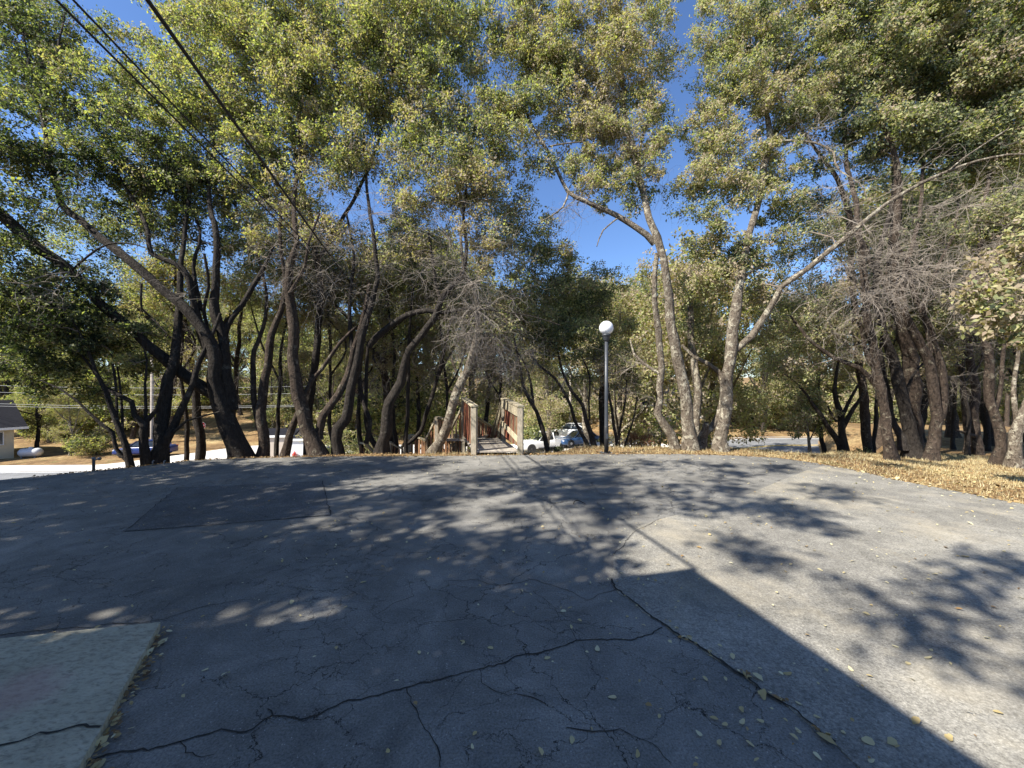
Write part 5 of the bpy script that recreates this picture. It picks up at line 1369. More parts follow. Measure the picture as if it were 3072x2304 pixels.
# ------------------------------------------------------------------ lamp post
PIPE0 = simple('galvanised', (.3, .3, .3), .5, .6)
METAL = simple('painted_dark_metal', (0.06, 0.065, 0.075), .45, .3, var=.2, scale=5, bstr=.1)
GLOBE, nt, gb, _ = new_mat('white_globe')
gf = noise(nt, objco(nt), 5, 4)
nt.links.new(ramp(nt, gf, [(.3, (.70, .70, .72)), (.7, (.82, .82, .83))]), gb.inputs['Base Color'])
gb.inputs['Roughness'].default_value = .18
gb.inputs['Subsurface Weight'].default_value = .3; gb.inputs['Subsurface Radius'].default_value = (.05, .05, .05)
lx, ly, lz = gbase(1819, 8.62)
lamp = tag(empty('street_lamp', (lx, ly, lz)), 'slim dark lamp post with a white glass globe at the edge of the lot', 'street lamp')
gz = EYE + (1152 - 984) / FPX * 8.62 - lz
b = MB(); b.lathe([(.065, -.15), (.065, .02), (.052, .03), (.046, .06), (.042, 1.2), (.038, gz - .28)], sides=16); b.build('pole', METAL, lamp, True)
b = MB(); b.lathe([(.050, .05), (.050, .62), (.043, .64)], sides=16); b.build('base_sleeve', simple('dark_sleeve', (.02, .02, .022), .6), lamp, True)
b = MB(); b.lathe([(.044, gz - .30), (.06, gz - .27), (.075, gz - .22), (.085, gz - .185), (.1, gz - .17), (.1, gz - .15), (.08, gz - .145)], sides=20); b.build('collar', METAL, lamp, True)
b = MB(); b.lathe([(max(.001, .158 * math.sin(math.pi * k / 20)), gz - .158 * math.cos(math.pi * k / 20)) for k in range(1, 21)], sides=32); b.build('globe', GLOBE, lamp, True)

b = MB(); b.box((0, 0, .03), (.24, .24, .025))
b.build('base_plate', METAL, lamp)
for sx_, sy_ in ((-1, -1), (1, -1), (1, 1), (-1, 1)):
    b = MB(); b.lathe([(.012, .03), (.012, .065), (.006, .07)], (sx_ * .095, sy_ * .095, 0), 8); b.build('bolt', PIPE0, lamp)
b = MB(); b.box((0, -.046, .42), (.05, .012, .12)); b.build('access_cover', METAL, lamp)
# ------------------------------------------------------------------ wooden stair with picket rails
stair = tag(empty('wooden_stair', (-.3, 8.6, 0)), 'weathered wooden stair landing with red picket rails dropping away to the left', 'stairway')
SO = Vector((-.3, 8.6, 0))
def sb(fn):
    b = MB(); fn(b)
    b.v = [(x - SO.x, y - SO.y, z - SO.z) for x, y, z in b.v]
    return b
dirv = Vector((-.235, .972, 0)); nrmv = Vector((.972, .235, 0))
LP = Vector((-.845, 8.62, 0)); RP = Vector((.19, 8.60, 0))
for k in range(14):
    t = .04 + k * .152
    a = LP + dirv * t; c_ = RP + dirv * (t + .08)
    b = sb(lambda b: b.beam(a + Vector((0, 0, .035 + random.uniform(-.004, .004))), c_ + Vector((0, 0, .035)), .135, .035))
    b.build('deck_board', WOOD_DECK, stair)
def post(p, z0, z1, w=.12):
    b = sb(lambda b: b.box((p.x, p.y, (z0 + z1) / 2), (w, w, z1 - z0), Matrix.Rotation(-.237 + math.pi / 2 + math.pi / 2, 3, 'Z')))
    b.build('post', WOOD_GREY, stair)
def pickets(a, c_, zb, zt0, zt1, mat=WOOD_RED, gap=.105, w=.05, zb1=None):
    L = (c_ - a).length; n = max(2, int(L / gap)); d = (c_ - a).normalized()
    ang = math.atan2(d.y, d.x)
    def f(b):
        for k in range(n):
            t = (k + .5) / n
            p = a.lerp(c_, t); zt = zt0 + (zt1 - zt0) * t - .03; zz = zb if zb1 is None else zb + (zb1 - zb) * t
            b.box((p.x, p.y, (zz + zt) / 2), (w, .03, zt - zz), Matrix.Rotation(ang, 3, 'Z'))
    sb(f).build('picket_panel', mat, stair)
def cap(a, z0, c_, z1, w=.16, h=.035, name='cap_rail', mat=WOOD_TRIM):
    sb(lambda b: b.beam(Vector((a.x, a.y, z0)), Vector((c_.x, c_.y, z1)), w, h)).build(name, mat, stair)
LB = LP + dirv * 2.1; RB = RP + dirv * 1.75
post(LP, -.25, 1.02); post(RP, -.25, 1.02); post(LB, -.4, 1.13, .1); post(RB, -.4, 1.12, .1)
# left rail
pickets(LP + dirv * .1, LB - dirv * .08, .12, 1.0, 1.12, gap=.12)
cap(LP - dirv * .06, 1.055, LB + dirv * .06, 1.165)
cap(LP + nrmv * .035, .22, LB + nrmv * .035, .26, .03, .12, 'lower_rail')
# right rail
pickets(RP + dirv * .1, RB - dirv * .08, .12, .99, 1.1, gap=.12)
cap(RP - dirv * .06, 1.055, RB + dirv * .06, 1.165)
cap(RP - nrmv * .05 + dirv * .02, .92, RB - nrmv * .05, 1.04, .028, .2, 'fascia_board')
cap(RP - nrmv * .05 + dirv * .07, .30, RB - nrmv * .05, .52, .028, .13, 'lower_rail')
R2 = RB + Vector((-.42, 1.5, 0))
cap(RB - nrmv * .05, 1.04, R2, -.35, .03, .2, 'fascia_board'); cap(RB, 1.15, R2, -.24); pickets(RB, R2, .1, 1.05, -.3, zb1=-1.3)
cap(RB - nrmv * .05, .52, R2, -.85, .028, .13, 'lower_rail')
# back landing rail seen through the gap
K1 = Vector((-1.05, 10.9, 0)); K2 = Vector((-.62, 11.9, 0)); K3 = Vector((-.3, 12.1, 0))
cap(K1, .62, K2, .22); pickets(K1, K2, -.7, .6, .2); cap(K2, .22, K3, .2); pickets(K2, K3, -.8, .2, .18); post(K2, -1.2, .24, .1)
# zig-zag rails of the flights running left
zz = [(1398, 1201, 10.75), (1352, 1290, 10.9), (1333, 1256, 10.9), (1311, 1251, 11.1), (1277, 1322, 11.2), (1264, 1315, 11.2), (1231, 1304, 11.3), (1203, 1345, 11.4), (1172, 1328, 11.4), (1150, 1322, 11.5)]
pz = [P(*q) for q in zz]
for i in range(len(pz) - 1):
    a, c_ = pz[i], pz[i + 1]
    a0 = Vector((a.x, a.y, 0)); c0 = Vector((c_.x, c_.y, 0))
    cap(a0, a.z, c0, c_.z, .13, .04)
    pickets(a0 + Vector((0, -.03, 0)), c0 + Vector((0, -.03, 0)), -1.0, a.z - .02, c_.z - .02, gap=.1, w=.06)
for i in (3, 6, 8):
    post(Vector((pz[i].x, pz[i].y - .02, 0)), -1.3, pz[i].z + .01, .1)
# far-side low rail (dark stepped outline left of the stair)
lowr = [P(1086, 1330, 12.3), P(1097, 1330, 12.4), P(1125, 1362, 12.6)]
cap(Vector((lowr[0].x, lowr[0].y, 0)), lowr[0].z, Vector((lowr[1].x, lowr[1].y, 0)), lowr[1].z, .3, .05)
cap(Vector((lowr[1].x, lowr[1].y, 0)), lowr[1].z, Vector((lowr[2].x, lowr[2].y, 0)), lowr[2].z, .3, .05)
pickets(Vector((lowr[0].x - .1, lowr[0].y, 0)), Vector((lowr[2].x, lowr[2].y, 0)), -1.6, lowr[0].z, lowr[2].z - .05, gap=.09)
# treads and stringers going down
for k in range(9):
    c0 = Vector((-1.5 - k * .27, 11.35 + k * .03, -.14 - k * .17))
    sb(lambda b: b.box(c0, (.3, .95, .04))).build('tread', WOOD_DECK, stair)
for dy in (-.45, .45):
    sb(lambda b: b.beam((-1.4, 11.35 + dy, -.22), (-3.9, 11.62 + dy, -1.8), .05, .26)).build('stringer', WOOD_GREY, stair)
sb(lambda b: b.box((-1.3, 11.15, .0), (1.15, 1.1, .05))).build('landing', WOOD_DECK, stair)

# ------------------------------------------------------------------ small things at the lot edge
PIPE = simple('grey_pipe', (.22, .22, .23), .5, .5)
g = P(281, 1413, 6.9)
pp = tag(empty('standpipe', (g.x, g.y, -.04)), 'short grey standpipe with a side arm on the left edge of the lot', 'standpipe')
b = MB(); b.lathe([(.022, -.1), (.022, .235), (.028, .24), (.028, .27), (.02, .275)], sides=12); b.build('riser', PIPE, pp, True)
b = MB(); b.tube([(0, 0, .225), (.05, 0, .235), (.1, 0, .25)], [.016, .014, .014], 8); b.lathe([(.03, .095), (.03, .115)], (0, 0, .25), 10, 'x'); b.build('arm', PIPE, pp, True)
for px, lab in ((458, 'short pale stake at the foot of the thickest black trunk, left one'), (492, 'short pale stake at the foot of the thickest black trunk, right one')):
    g = P(px, 1392, 7.35)
    b = MB(); b.tube([(0, 0, -.1), (0, 0, .07)], [.012, .012], 8); b.tube([(-.0, 0, .065), (.02, 0, .085), (0.03, 0, .08)], [.014, .014, .01], 6)
    o = b.build('stake', PIPE); o.location = (g.x, g.y, -.0); tag(o, lab, 'stake')

ROCK = simple('rock', (.30, .27, .23), .95, var=.25, scale=4, bstr=.8, dark=.5)
def rock(label, px, Y, s, name='rock', mat=ROCK, flat=.6, cat='rock'):
    x, y, z = gbase(px, Y)
    vs = []; fs = []
    nu, nv_ = 14, 9
    for i in range(nv_ + 1):
        th = math.pi * i / nv_
        for k in range(nu):
            a = 2 * math.pi * k / nu
            p = Vector((math.sin(th) * math.cos(a), math.sin(th) * math.sin(a), math.cos(th)))
            r = s * (1 + .35 * mnoise.noise(p * 1.6 + Vector((px, 0, 0))) + .12 * mnoise.noise(p * 5 + Vector((0, px, 0))))
            vs.append((p.x * r, p.y * r, p.z * r * flat))
    for i in range(nv_):
        for k in range(nu):
            fs.append((i * nu + k, (i + 1) * nu + k, (i + 1) * nu + (k + 1) % nu, i * nu + (k + 1) % nu))
    me = bpy.data.meshes.new(name); me.from_pydata(vs, [], fs)
    me.polygons.foreach_set('use_smooth', [True] * len(fs))
    o = link(name, me, mat); o.location = (x, y, z + s * flat * .45)
    return tag(o, label, cat)
rock('rounded grey boulder on the mound right of the charred forked tree', 2603, 12.6, .22)
rock('small brown rock at the foot of the sapling by the driveway', 2362, 12.0, .16, flat=.5)
rock('dark rock in the litter nearest the pale oak, driveway side', 2275, 12.5, .2)
rock('flat grey rock lying beyond the dark rock along the driveway', 2222, 14.0, .22, flat=.4)
rock('dark knob-like rock under the thin curved stem by the stair', 1672, 10.0, .14, flat=1.0, mat=simple('dark_rock', (.06, .03, .03), .9, var=.2, bstr=.6))
b = MB()
ga = gbase(2215, 13); gc = gbase(2300, 12.2)
b.tube([Vector(ga) + Vector((0, 0, .12)), (Vector(ga) + Vector(gc)) / 2 + Vector((0, 0, .14)), Vector(gc) + Vector((0, 0, .1))], [.12, .11, .1], 10, bump=.15)
tag(b.build('log', BARK_DARK, smooth=True), 'dark fallen log lying along the driveway behind the pale oak', 'log')

# ------------------------------------------------------------------ overhead service cables
CABLE = simple('black_cable', (.012, .012, .014), .5)
hh = 2.95
def cable(name, label, a, bb_, sag, r):
    pts = []
    for k in range(41):
        t = k / 40
        p = Vector(a).lerp(Vector(bb_), t); p.z -= sag * 4 * t * (1 - t)
        pts.append(p)
    b = MB(); b.tube(pts, r, 8)
    return tag(b.build(name, CABLE, smooth=True), label, 'cable')
def cp(kx, slope, Y): return (-(kx * hh) - slope * (Y - hh), Y)
x0, y0_ = cp(.9454, .23, .8); x1, y1_ = cp(.9454, .23, 34)
cable('overhead_cable', 'thick black overhead cable, rightmost of the three', (x0, y0_, 4.52), (x1, y1_, 5.2), .32, .017)
x0, y0_ = cp(1.143, .135, .6); x1, y1_ = cp(1.143, .18, 34)
cable('overhead_cable', 'leftmost thin black overhead cable', (x0, y0_, 4.5), (x1, y1_, 5.0), .25, .010)
x0, y0_ = cp(1.108, .14, .6); x1, y1_ = cp(1.108, .182, 34)
cable('overhead_cable', 'thin black overhead cable in the middle of the three', (x0, y0_, 4.52), (x1, y1_, 5.1), .27, .009)

POLE_W = simple('pole_wood', (.34, .29, .24), .9, var=.2, scale=4, bstr=.4, dark=.6)
def util_pole(label, px, Y, H, arm=True):
    x, y, z = gbase(px, Y)
    r = tag(empty('utility_pole', (x, y, z)), label, 'utility pole')
    b = MB(); b.lathe([(.17, -.4), (.15, 1), (.12, H)], sides=12); b.build('pole', POLE_W, r, True)
    if arm:
        b = MB(); b.box((0, -.15, H - .5), (2.2, .1, .12)); b.build('cross_arm', POLE_W, r)
        for k in (-.9, -.4, .4, .9):
            b = MB(); b.lathe([(.03, 0), (.05, .05), (.03, .08), (.05, .12), (.02, .15)], (k, -.15, H - .44), 8); b.build('insulator', PIPE, r, True)
    return r
util_pole('wooden utility pole hidden in the trees where the overhead cables end', 1174, 34.6, 10.6)
util_pole('pale grey utility pole behind the candelabra stem, above the blue sedan', 456, 38.5, 9.5, False)
util_pole('pale pole standing above the parked cars right of the stair', 1711, 46, 9.0, False)
WIRE = simple('pale_wire', (.3, .3, .29), .5)
for i, (za, zb_, lab) in enumerate(((1203, 1214, 'lower'), (1211, 1218, 'lowest'), (1169, 1179, 'upper'), (1149, 1158, 'topmost'))):
    a = P(-300, za - 4, 34.5); c_ = P(940, zb_, 34.5)
    pts = [a.lerp(c_, k / 20) - Vector((0, 0, .35 * 4 * (k / 20) * (1 - k / 20))) for k in range(21)]
    b = MB(); b.tube(pts, .014, 5)
    tag(b.build('power_line', WIRE, smooth=True), 'pale power line strung across the left background, %s of the four' % lab, 'power line')

# ------------------------------------------------------------------ buildings
WALL_B = simple('beige_wall', (.55, .47, .32), .85, var=.1, scale=2, bstr=.15, dark=.85)
WALL_T = simple('tan_wall', (.42, .36, .30), .85, var=.15, scale=2, dark=.8)
WALL_G = simple('grey_wall', (.55, .55, .56), .8, var=.1, scale=2, dark=.85)
WALL_BR = simple('brown_wall', (.16, .10, .07), .85, var=.2, scale=3, dark=.6)
ROOF_D = simple('dark_roof', (.022, .022, .026), 1.0, spec=.05, var=.2, scale=8, bstr=.5, dark=.6)
TRIM = simple('white_trim', (.72, .71, .68), .6, var=.08)
GLASS, nt, gb, _ = new_mat('dark_glass')
nt.links.new(ramp(nt, noise(nt, objco(nt), 2, 2), [(.3, (.012, .015, .018)), (.7, (.03, .035, .04))]), gb.inputs['Base Color'])
gb.inputs['Roughness'].default_value = .08

def gable_house(name, label, cat, loc, rz, L, Wd, hw, hr, over, wall, roof, windows=(), door=None, trimmat=TRIM):
    """ridge along local x; front is -y"""
    r = tag(empty(name, loc, rz), label, cat)
    b = MB()
    vs = [(-L/2, -Wd/2, -.6), (L/2, -Wd/2, -.6), (L/2, Wd/2, -.6), (-L/2, Wd/2, -.6), (-L/2, -Wd/2, hw), (L/2, -Wd/2, hw), (L/2, Wd/2, hw), (-L/2, Wd/2, hw), (-L/2, 0, hw + hr), (L/2, 0, hw + hr)]
    b.add(vs, [(0, 1, 5, 4), (2, 3, 7, 6), (1, 2, 6, 9, 5), (3, 0, 4, 8, 7), (4, 5, 9, 8), (6, 7, 8, 9), (3, 2, 1, 0)])
    b.build('wall', wall, r)
    b = MB(); t = .14; sl = hr / (Wd / 2)
    yo = Wd / 2 + over; zo = hw - over * sl
    for s in (-1, 1):
        x0, x1 = -L/2 - over, L/2 + over
        a = [(x0, s * yo, zo + .01), (x1, s * yo, zo + .01), (x1, 0, hw + hr + .01), (x0, 0, hw + hr + .01)]
        bt = [(p[0], p[1], p[2] + t) for p in a]
        b.add(a + bt, [(0, 1, 2, 3), (7, 6, 5, 4), (0, 4, 5, 1), (1, 5, 6, 2), (3, 7, 4, 0), (2, 6, 7, 3)])
    b.build('roof', roof, r)
    for s in (-1, 1):
        b = MB(); b.box((0, s * (yo + .02), zo + .06), (L + 2 * over + .1, .04, .2)); b.build('fascia', trimmat, r)
    for (side, u, z, w, h) in windows:
        f = MB(); g_ = MB()
        def bx(mb, uu, zz_, ww, hh_, d0, d1):
            if side == 'front': mb.box((uu, -Wd/2 - (d0 + d1) / 2, zz_), (ww, d1 - d0, hh_))
            elif side == 'right': mb.box((L/2 + (d0 + d1) / 2, uu, zz_), (d1 - d0, ww, hh_))
            else: mb.box((-L/2 - (d0 + d1) / 2, uu, zz_), (d1 - d0, ww, hh_))
        e = .07
        bx(f, u, z + h/2 + e/2, w + 2*e, e, .005, .07); bx(f, u, z - h/2 - e/2, w + 2*e, e, .005, .09)
        bx(f, u - w/2 - e/2, z, e, h, .005, .07); bx(f, u + w/2 + e/2, z, e, h, .005, .07); bx(f, u, z, .05, h, .03, .06)
        fo = f.build('window', trimmat, r)
        bx(g_, u, z, w, h, .006, .028); g_.build('pane', GLASS, fo)
    if door:
        u, w, h = door
        d = MB(); d.box((u, -Wd/2 - .03, h / 2), (w, .05, h)); do = d.build('door', TRIM, r)
        d = MB(); d.lathe([(.03, -.0), (.04, -.03), (.02, -.06)], (u + w * .38, -Wd/2 - .06, h * .48), 8, 'y'); d.build('handle', PIPE, do)
    return r
# beige house at far left: right-hand corner at px 42
hc = P(42, 1362, 36)
rz = math.radians(62)
Lh, Wh = 12.0, 9.0
# local right-front corner (L/2,-W/2) placed at hc
off = Matrix.Rotation(rz, 3, 'Z') @ Vector((Lh / 2, -Wh / 2, 0))
gable_house('house', 'beige stucco house with a dark roof and a white-framed window at the far left', 'house', (hc.x - off.x, hc.y - off.y, hz(hc.x, hc.y) - .05), rz, Lh, Wh, 3.1, 2.1, .7, WALL_B, ROOF_D,
            [('front', 4.6, 1.95, 1.5, 1.1), ('front', .5, 1.95, 1.8, 1.1), ('front', -3.6, 1.95, 1.8, 1.1), ('right', 0.5, 1.95, 1.2, 1.0)])
sx, sy, sz = gbase(855, 37.5)
gable_house('shed', 'tan flat-sided shed with dark shingles across the street, seen between the left trunks', 'shed', (sx, sy, sz), .12, 2.7, 3.0, 2.0, .45, .15, WALL_T, ROOF_D)
sx, sy, sz = gbase(916, 36.3)
gable_house('shed', 'small pale grey shed with a white edge beside the tan shed', 'shed', (sx, sy, sz), .05, 1.9, 1.8, 1.75, .25, .12, WALL_G, ROOF_D)
sx, sy, sz = gbase(1925, 47)
gable_house('house', 'brown gabled house low beyond the crest right of the lamp post', 'house', (sx, sy, sz), .5, 7, 6, 2.3, 1.8, .5, WALL_BR, ROOF_D, [('front', -1.5, 1.4, 1.2, .9)], (1.2, .9, 2.0))
sx, sy, sz = gbase(2075, 50)
gable_house('house', 'pale house glimpsed behind the mottled oak pair', 'house', (sx, sy, sz), -.2, 8, 6, 2.7, 1.6, .5, WALL_G, ROOF_D, [('front', -2, 1.5, 1.4, 1.0), ('front', 2, 1.5, 1.4, 1.0)])
sx, sy, sz = gbase(1690, 53)
gable_house('house', 'tan house behind the parked cars, between thin dark stems', 'house', (sx, sy, sz), .2, 8, 6, 2.7, 1.6, .5, WALL_T, ROOF_D, [('front', 1, 1.5, 1.4, 1.0)], (-1.5, .9, 2.0))
# the building just behind the camera, whose roof throws the foreground shadow
u = Vector((.972, .235, 0)); vdir = Vector((-.235, .972, 0))
K = 1.0 / math.tan(SUN_EL)
roof_c = Vector((1.52 + SUN_H.x * 4.45 * K, 3.23 + SUN_H.y * 4.45 * K, 4.45))
bh = tag(empty('building', (roof_c.x, roof_c.y, 0), math.atan2(u.y, u.x)), 'beige building with a flat overhanging roof behind the camera', 'building')
b = MB(); b.box((-6.6, -5.6, 2.1), (11.9, 9.8, 4.2)); b.build('wall', WALL_B, bh)
b = MB(); b.box((-6.6, -5.6, 4.33), (13.2, 11.2, .24)); b.build('roof', ROOF_D, bh)
for k in (-3, -7, -10.5):
    b = MB(); b.box((k, -.68, 1.7), (1.6, .06, 1.2)); f = b.build('window', TRIM, bh)
    b = MB(); b.box((k, -.645, 1.7), (1.4, .02, 1.0)); b.build('pane', GLASS, f)

# ------------------------------------------------------------------ yard objects across the street
WHITE = simple('white_enamel', (.58, .58, .57), .35, var=.05)
tx, ty, tz = gbase(92, 36.0)
tk = tag(empty('propane_tank', (tx, ty, tz), .3), 'white rounded propane tank lying in the yard beside the beige house', 'propane tank')
b = MB(); b.lathe([(.02, -.98), (.28, -.93), (.42, -.78), (.47, -.6), (.47, .6), (.42, .78), (.28, .93), (.02, .98)], (0, 0, .58), 20, 'x'); b.build('tank', WHITE, tk, True)
b = MB(); b.lathe([(.17, 0), (.17, .1), (.13, .17), (.02, .2)], (0, 0, 1.0), 14); b.build('dome_lid', WHITE, tk, True)
for s in (-.55, .55):
    b = MB(); b.box((s, 0, .1), (.12, .7, .24)); b.build('foot', PIPE, tk)
tk.scale = (.85, .85, .85)
HYD = simple('hydrant_red', (.55, .05, .04), .4)
tx, ty, tz = gbase(883, 35.2)
hy = tag(empty('fire_hydrant', (tx, ty, tz)), 'red fire hydrant in front of the tan shed', 'fire hydrant')
b = MB(); b.lathe([(.17, -.1), (.17, .04), (.11, .06), (.11, .5), (.14, .52), (.14, .56), (.11, .62), (.05, .7), (.03, .74)], sides=14); b.build('barrel', HYD, hy, True)
b = MB(); b.lathe([(.06, -.2), (.06, .2)], (0, 0, .42), 10, 'x'); b.lathe([(.07, -.2), (.07, -.1)], (0, 0, .36), 10, 'y'); b.build('nozzle', HYD, hy, True)
CONE = simple('cone_pale', (.72, .60, .42), .6)
tx, ty, tz = gbase(700, 35.5)
cn = tag(empty('traffic_cone', (tx, ty, tz)), 'pale traffic cone at the foot of the big leaning oak, across the street', 'traffic cone')
b = MB(); b.box((0, 0, .15), (.5, .5, .05)); b.build('base', CONE, cn)
b = MB(); b.lathe([(.2, .17), (.04, .9)], sides=16); b.build('cone_body', CONE, cn, True)
TARP = simple('tarp', (.46, .46, .52), .7, var=.15, dark=.6)
tx, ty, tz = gbase(978, 33.9)
b = MB()
vs = []; 
for i in range(9):
    for j in range(7):
        x = (i / 8 - .5) * 1.6; y = (j / 6 - .5) * 1.4
        z = 1.3 * max(0, 1 - (abs(x) / .85) ** 2) * max(0, 1 - (abs(y) / .75) ** 4) + .12 * mnoise.noise(Vector((x * 3, y * 3, 0)))
        vs.append((x, y, z + .1))
fs = [(i * 7 + j, (i + 1) * 7 + j, (i + 1) * 7 + j + 1, i * 7 + j + 1) for i in range(8) for j in range(6)]
b.add(vs, fs)
b.box((0, 0, .08), (1.5, 1.3, .2))
o = b.build('tarp_cover', TARP, smooth=True); o.location = (tx, ty, tz)
tag(o, 'grey tarp draped over a heap between the forked and the kinked trunk', 'tarp')

# stop sign
SR = simple('sign_red', (.55, .02, .02), .4)
tx, ty, tz = gbase(608, 46)
zc = EYE - (1276 - 1152) / FPX * 46
sg = tag(empty('stop_sign', (tx, ty, tz)), 'red octagonal stop sign on a thin post in front of the ochre hillside', 'stop sign')
b = MB(); b.box((0, 0, (zc - tz) / 2 - .1), (.06, .05, zc - tz + .5)); b.build('post', PIPE, sg)
def octo(mb, r, y0, y1):
    pr = [(r * math.cos(math.pi / 8 + k * math.pi / 4), r * math.sin(math.pi / 8 + k * math.pi / 4)) for k in range(8)]
    vs = [(p[0], y0, p[1] + zc - tz) for p in pr] + [(p[0], y1, p[1] + zc - tz) for p in pr]
    fs = [tuple(range(8)), tuple(range(15, 7, -1))] + [(k, (k + 1) % 8 + 8, (k + 1) % 8, ) if False else (k, k + 8, (k + 1) % 8 + 8, (k + 1) % 8) for k in range(8)]
    mb.add(vs, fs)
b = MB(); octo(b, .41, -.05, -.035); face = b.build('border', TRIM, sg)
b = MB(); octo(b, .37, -.06, -.051); b.build('sign_face', SR, sg)
tc = bpy.data.curves.new('lettering', 'FONT'); tc.body = 'STOP'; tc.size = .27; tc.align_x = 'CENTER'; tc.align_y = 'CENTER'; tc.extrude = .004
to = bpy.data.objects.new('lettering', tc); C.objects.link(to); to.parent = sg; tc.materials.append(TRIM)
bpy.context.view_layer.update()
tm = bpy.data.meshes.new_from_object(to.evaluated_get(bpy.context.evaluated_depsgraph_get()))
bpy.data.objects.remove(to)
to = bpy.data.objects.new('lettering', tm); C.objects.link(to); to.parent = sg
to.location = (0, -.068, zc - tz); to.rotation_euler = (math.pi / 2, 0, 0)

# yellow guy guards beyond the road
YEL = simple('guard_yellow', (.75, .60, .08), .5)
for px, lab in ((2622, 'yellow guy-wire guard leaning beside the road, left one'), (2634, 'yellow guy-wire guard leaning beside the road, right one')):
    x, y, z = gbase(px, 33.5)
    b = MB(); b.tube([(0, 0, -.1), (.35, 0, 1.2), (.5, .1, 1.9)], [.05, .05, .05], 8)
    o = b.build('guy_wire_guard', YEL, smooth=True); o.location = (x, y, z); tag(o, lab, 'guy wire guard')

# ------------------------------------------------------------------ vehicles
TYRE = simple('tyre', (.015, .015, .016), .8)
RIM = simple('rim', (.45, .45, .46), .35, .7)
CHROME = simple('lamp_lens', (.75, .76, .78), .15)
REDL = simple('tail_red', (.4, .01, .01), .3)
BLACKP = simple('black_plastic', (.02, .02, .022), .6)
def paint(name, col):
    m, nt, b, o = new_mat(name)
    nt.links.new(ramp(nt, noise(nt, objco(nt), 1.5, 3), [(.3, tuple(c * .88 for c in col)), (.7, col)]), b.inputs['Base Color'])
    b.inputs['Roughness'].default_value = .28
    b.inputs['Coat Weight'].default_value = .3
    return m
def section_loft(stations, half=8):
    """stations: (x, w, z0, z1, tumble) -> lofted rounded box along x"""
    b = MB(); vs = []; n = 12
    for (x, w, z0, z1, tb) in stations:
        h = z1 - z0; wt = w * tb
        ring = [(-w * .96, z0), (-w, z0 + h * .25), (-w * (1 + tb) / 2 if tb < 1 else -w, z0 + h * .6), (-wt, z1 - h * .08), (-wt * .93, z1 - h * .01), (-wt * .5, z1 + h * .015),
                (wt * .5, z1 + h * .015), (wt * .93, z1 - h * .01), (wt, z1 - h * .08), (w * (1 + tb) / 2 if tb < 1 else w, z0 + h * .6), (w, z0 + h * .25), (w * .96, z0)]
        vs += [(x, y, z) for y, z in ring]
    fs = []
    m = len(stations)
    for i in range(m - 1):
        for k in range(n):
            a = i * n + k; c = i * n + (k + 1) % n
            fs.append((a, c, c + n, a + n))
    fs.append(tuple(range(n))[::-1]); fs.append(tuple((m - 1) * n + k for k in range(n)))
    b.add(vs, fs); return b
def wheel(r, x, y, rad, s):
    w = MB(); w.lathe([(rad * .6, -.11), (rad * .93, -.11), (rad, -.07), (rad, .07), (rad * .93, .11), (rad * .6, .11)], (x, y, rad), 22, 'y'); wo = w.build('wheel', TYRE, r, True)
    q = MB(); q.lathe([(rad * .2, s * .115), (rad * .58, s * .105), (rad * .62, s * .08)] if s > 0 else [(rad * .62, s * .08), (rad * .58, s * .105), (rad * .2, s * .115)], (x, y, rad), 14, 'y'); q.build('rim', RIM, wo)
def arch(r, x, y, rad, s):
    q = MB(); q.lathe([(rad * 1.14, -.02), (rad * 1.14, .02)], (x, y, rad * 1.02), 20, 'y'); q.build('wheel_arch', BLACKP, r)
def sedan(label, loc, rz, col, dims=(4.7, .9, 1.45), suv=False, cat='car'):
    L, w, H = dims
    r = tag(empty('parked_car', loc, rz), label, cat)
    pm = paint('car_paint', col)
    belt = H * .62
    st = [(L*.5, w*.70, .32, .52, .9), (L*.49, w*.86, .24, .62, .9), (L*.44, w*.96, .2, .70 * H / 1.45, .92), (L*.22, w, .2, belt * .96, .93), (0, w, .2, belt, .95), (-L*.25, w, .2, belt, .95),
          (-L*.44, w*.97, .22, belt * 1.02, .92), (-L*.49, w*.88, .26, belt * .95, .9), (-L*.5, w*.72, .34, belt * .85, .9)]
    section_loft(st).build('body', pm, r, True)
    xb = -L*.47 if suv else -L*.36
    gh = [(L*.21, w*.86, belt*.93, belt*.96, .95), (L*.07, w*.88, belt*.93, H*.975, .8), (-L*.08, w*.88, belt*.93, H*.995, .78), (-L*.24, w*.87, belt*.93, H*.96, .78), (xb, w*.84, belt*.93, belt*(1.25 if suv else 1.02), .85)]
    section_loft(gh).build('windows', GLASS, r, True)
    rf = [(L*.065, w*.70, H*.975, H*.985, 1), (-L*.08, w*.70, H*.995, H*1.008, 1), (-L*.24, w*.69, H*.96, H*.975, 1)]
    section_loft(rf).build('roof', pm, r, True)
    for sy in (-1, 1):
        b = MB()
        b.beam((L*.215, sy*w*.845, belt*.97), (L*.07, sy*w*.715, H*.975), .06, .05); b.beam((-L*.08, sy*w*.87, belt*.95), (-L*.08, sy*w*.71, H*.985), .05, .09)
        b.beam((-L*.24, sy*w*.70, H*.96), (xb - .02, sy*w*.80, belt*1.05), .06, .08); b.build('pillar', pm, r)
        b = MB(); b.box((L*.17, sy*(w+.06), belt*1.0), (.12, .14, .12)); b.build('mirror', pm, r)
        b = MB(); b.box((L*.465, sy*w*.68, .60 * H / 1.45), (.14, w*.34, .12)); b.build('headlight', CHROME, r)
        b = MB(); b.box((-L*.482, sy*w*.7, .8 * H / 1.45), (.08, w*.3, .14)); b.build('tail_light', REDL, r)
        for sx in (L*.305, -L*.295):
            arch(r, sx, sy*(w*.985), .33, sy); wheel(r, sx, sy*(w-.08), .33, sy)
    b = MB(); b.box((L*.492, 0, .38), (.05, w*1.1, .14)); b.build('grille', BLACKP, r)
    return r
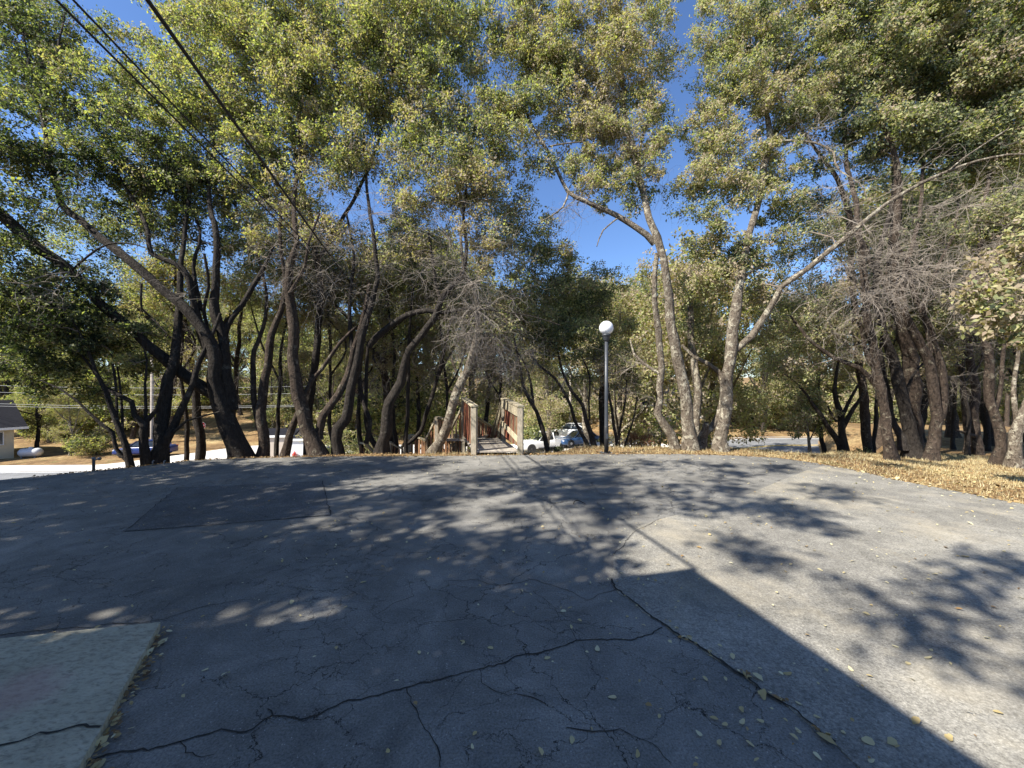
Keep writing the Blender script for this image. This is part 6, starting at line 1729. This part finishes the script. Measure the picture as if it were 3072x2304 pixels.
def pickup(label, loc, rz, col):
    L, w, H = 5.9, 1.0, 1.92
    r = tag(empty('pickup_truck', loc, rz), label, 'pickup truck')
    pm = paint('truck_paint', col)
    st = [(L*.5, w*.86, .45, .98, .95), (L*.485, w*.96, .42, 1.08, .95), (L*.3, w, .42, 1.14, .95), (L*.17, w, .42, 1.16, .96), (-L*.12, w, .42, 1.17, .96), (-L*.13, w, .42, 1.20, .97)]
    section_loft(st).build('body', pm, r, True)
    # bed with open top
    b = MB(); x0, x1 = -L*.132, -L*.495
    for sy in (-1, 1): b.box(((x0 + x1) / 2, sy*(w-.06), .84), (x0 - x1, .12, .76))
    b.box((x1 + .04, 0, .84), (.08, 2*w - .26, .72)); b.box(((x0+x1)/2, 0, .56), (x0 - x1 - .1, 2*w - .26, .12)); b.build('truck_bed', pm, r)
    gh = [(L*.17, w*.9, 1.1, 1.16, .95), (L*.07, w*.92, 1.1, 1.86, .8), (-L*.02, w*.92, 1.1, 1.90, .8), (-L*.11, w*.92, 1.1, 1.86, .8), (-L*.128, w*.9, 1.1, 1.25, .9)]
    section_loft(gh).build('windows', GLASS, r, True)
    section_loft([(L*.068, w*.75, 1.865, 1.885, 1), (-L*.02, w*.75, 1.905, 1.925, 1), (-L*.113, w*.75, 1.865, 1.885, 1)]).build('roof', pm, r, True)
    for sy in (-1, 1):
        b = MB(); b.beam((L*.172, sy*w*.89, 1.14), (L*.07, sy*w*.76, 1.87), .08, .06); b.beam((L*.0, sy*w*.93, 1.1), (L*.0, sy*w*.76, 1.89), .05, .1); b.beam((-L*.12, sy*w*.92, 1.1), (-L*.11, sy*w*.76, 1.87), .06, .16)
        b.build('pillar', pm, r)
        b = MB(); b.box((L*.145, sy*(w+.12), 1.25), (.12, .22, .22)); b.build('mirror', BLACKP, r)
        b = MB(); b.box((L*.475, sy*w*.78, .92), (.2, w*.3, .2)); b.build('headlight', CHROME, r)
        b = MB(); b.box((x1 + .02, sy*(w-.05), .95), (.1, .14, .36)); b.build('tail_light', REDL, r)
        b = MB(); b.box((.1, sy*(w+.02), .42), (2.1, .12, .06)); b.build('running_board', BLACKP, r)
        for sx in (L*.325, -L*.30):
            arch(r, sx, sy*(w*.995), .42, sy); wheel(r, sx, sy*(w-.1), .42, sy)
    b = MB(); b.box((L*.495, 0, .84), (.05, 1.2, .26)); b.build('grille', BLACKP, r)
    b = MB(); b.box((L*.505, 0, .5), (.1, 1.9, .18)); b.build('bumper', CHROME, r)
    return r
def gloc(px, Y, dz=.14):
    x = (px - 1536) / FPX * Y
    return (x, Y, float(street_level(x)) + dz)
pickup('white crew-cab pickup parked across the street right of the stair', gloc(1630, 39.0), math.radians(180 + 27), (.80, .80, .80))
sedan('metallic blue sedan parked across the street behind the black trunks at the left', gloc(438, 36.6), math.radians(186), (.012, .028, .13))
sedan('dark blue hatchback half hidden by thin stems right of the white pickup', gloc(1738, 40), math.radians(200), (.025, .06, .14))
sedan('white car parked furthest back above the dark blue hatchback', gloc(1712, 44, .4), math.radians(150), (.78, .78, .78), (4.6, .92, 1.65), True)
print('objects', len(bpy.data.objects), 'polys', sum(len(m.polygons) for m in bpy.data.meshes))
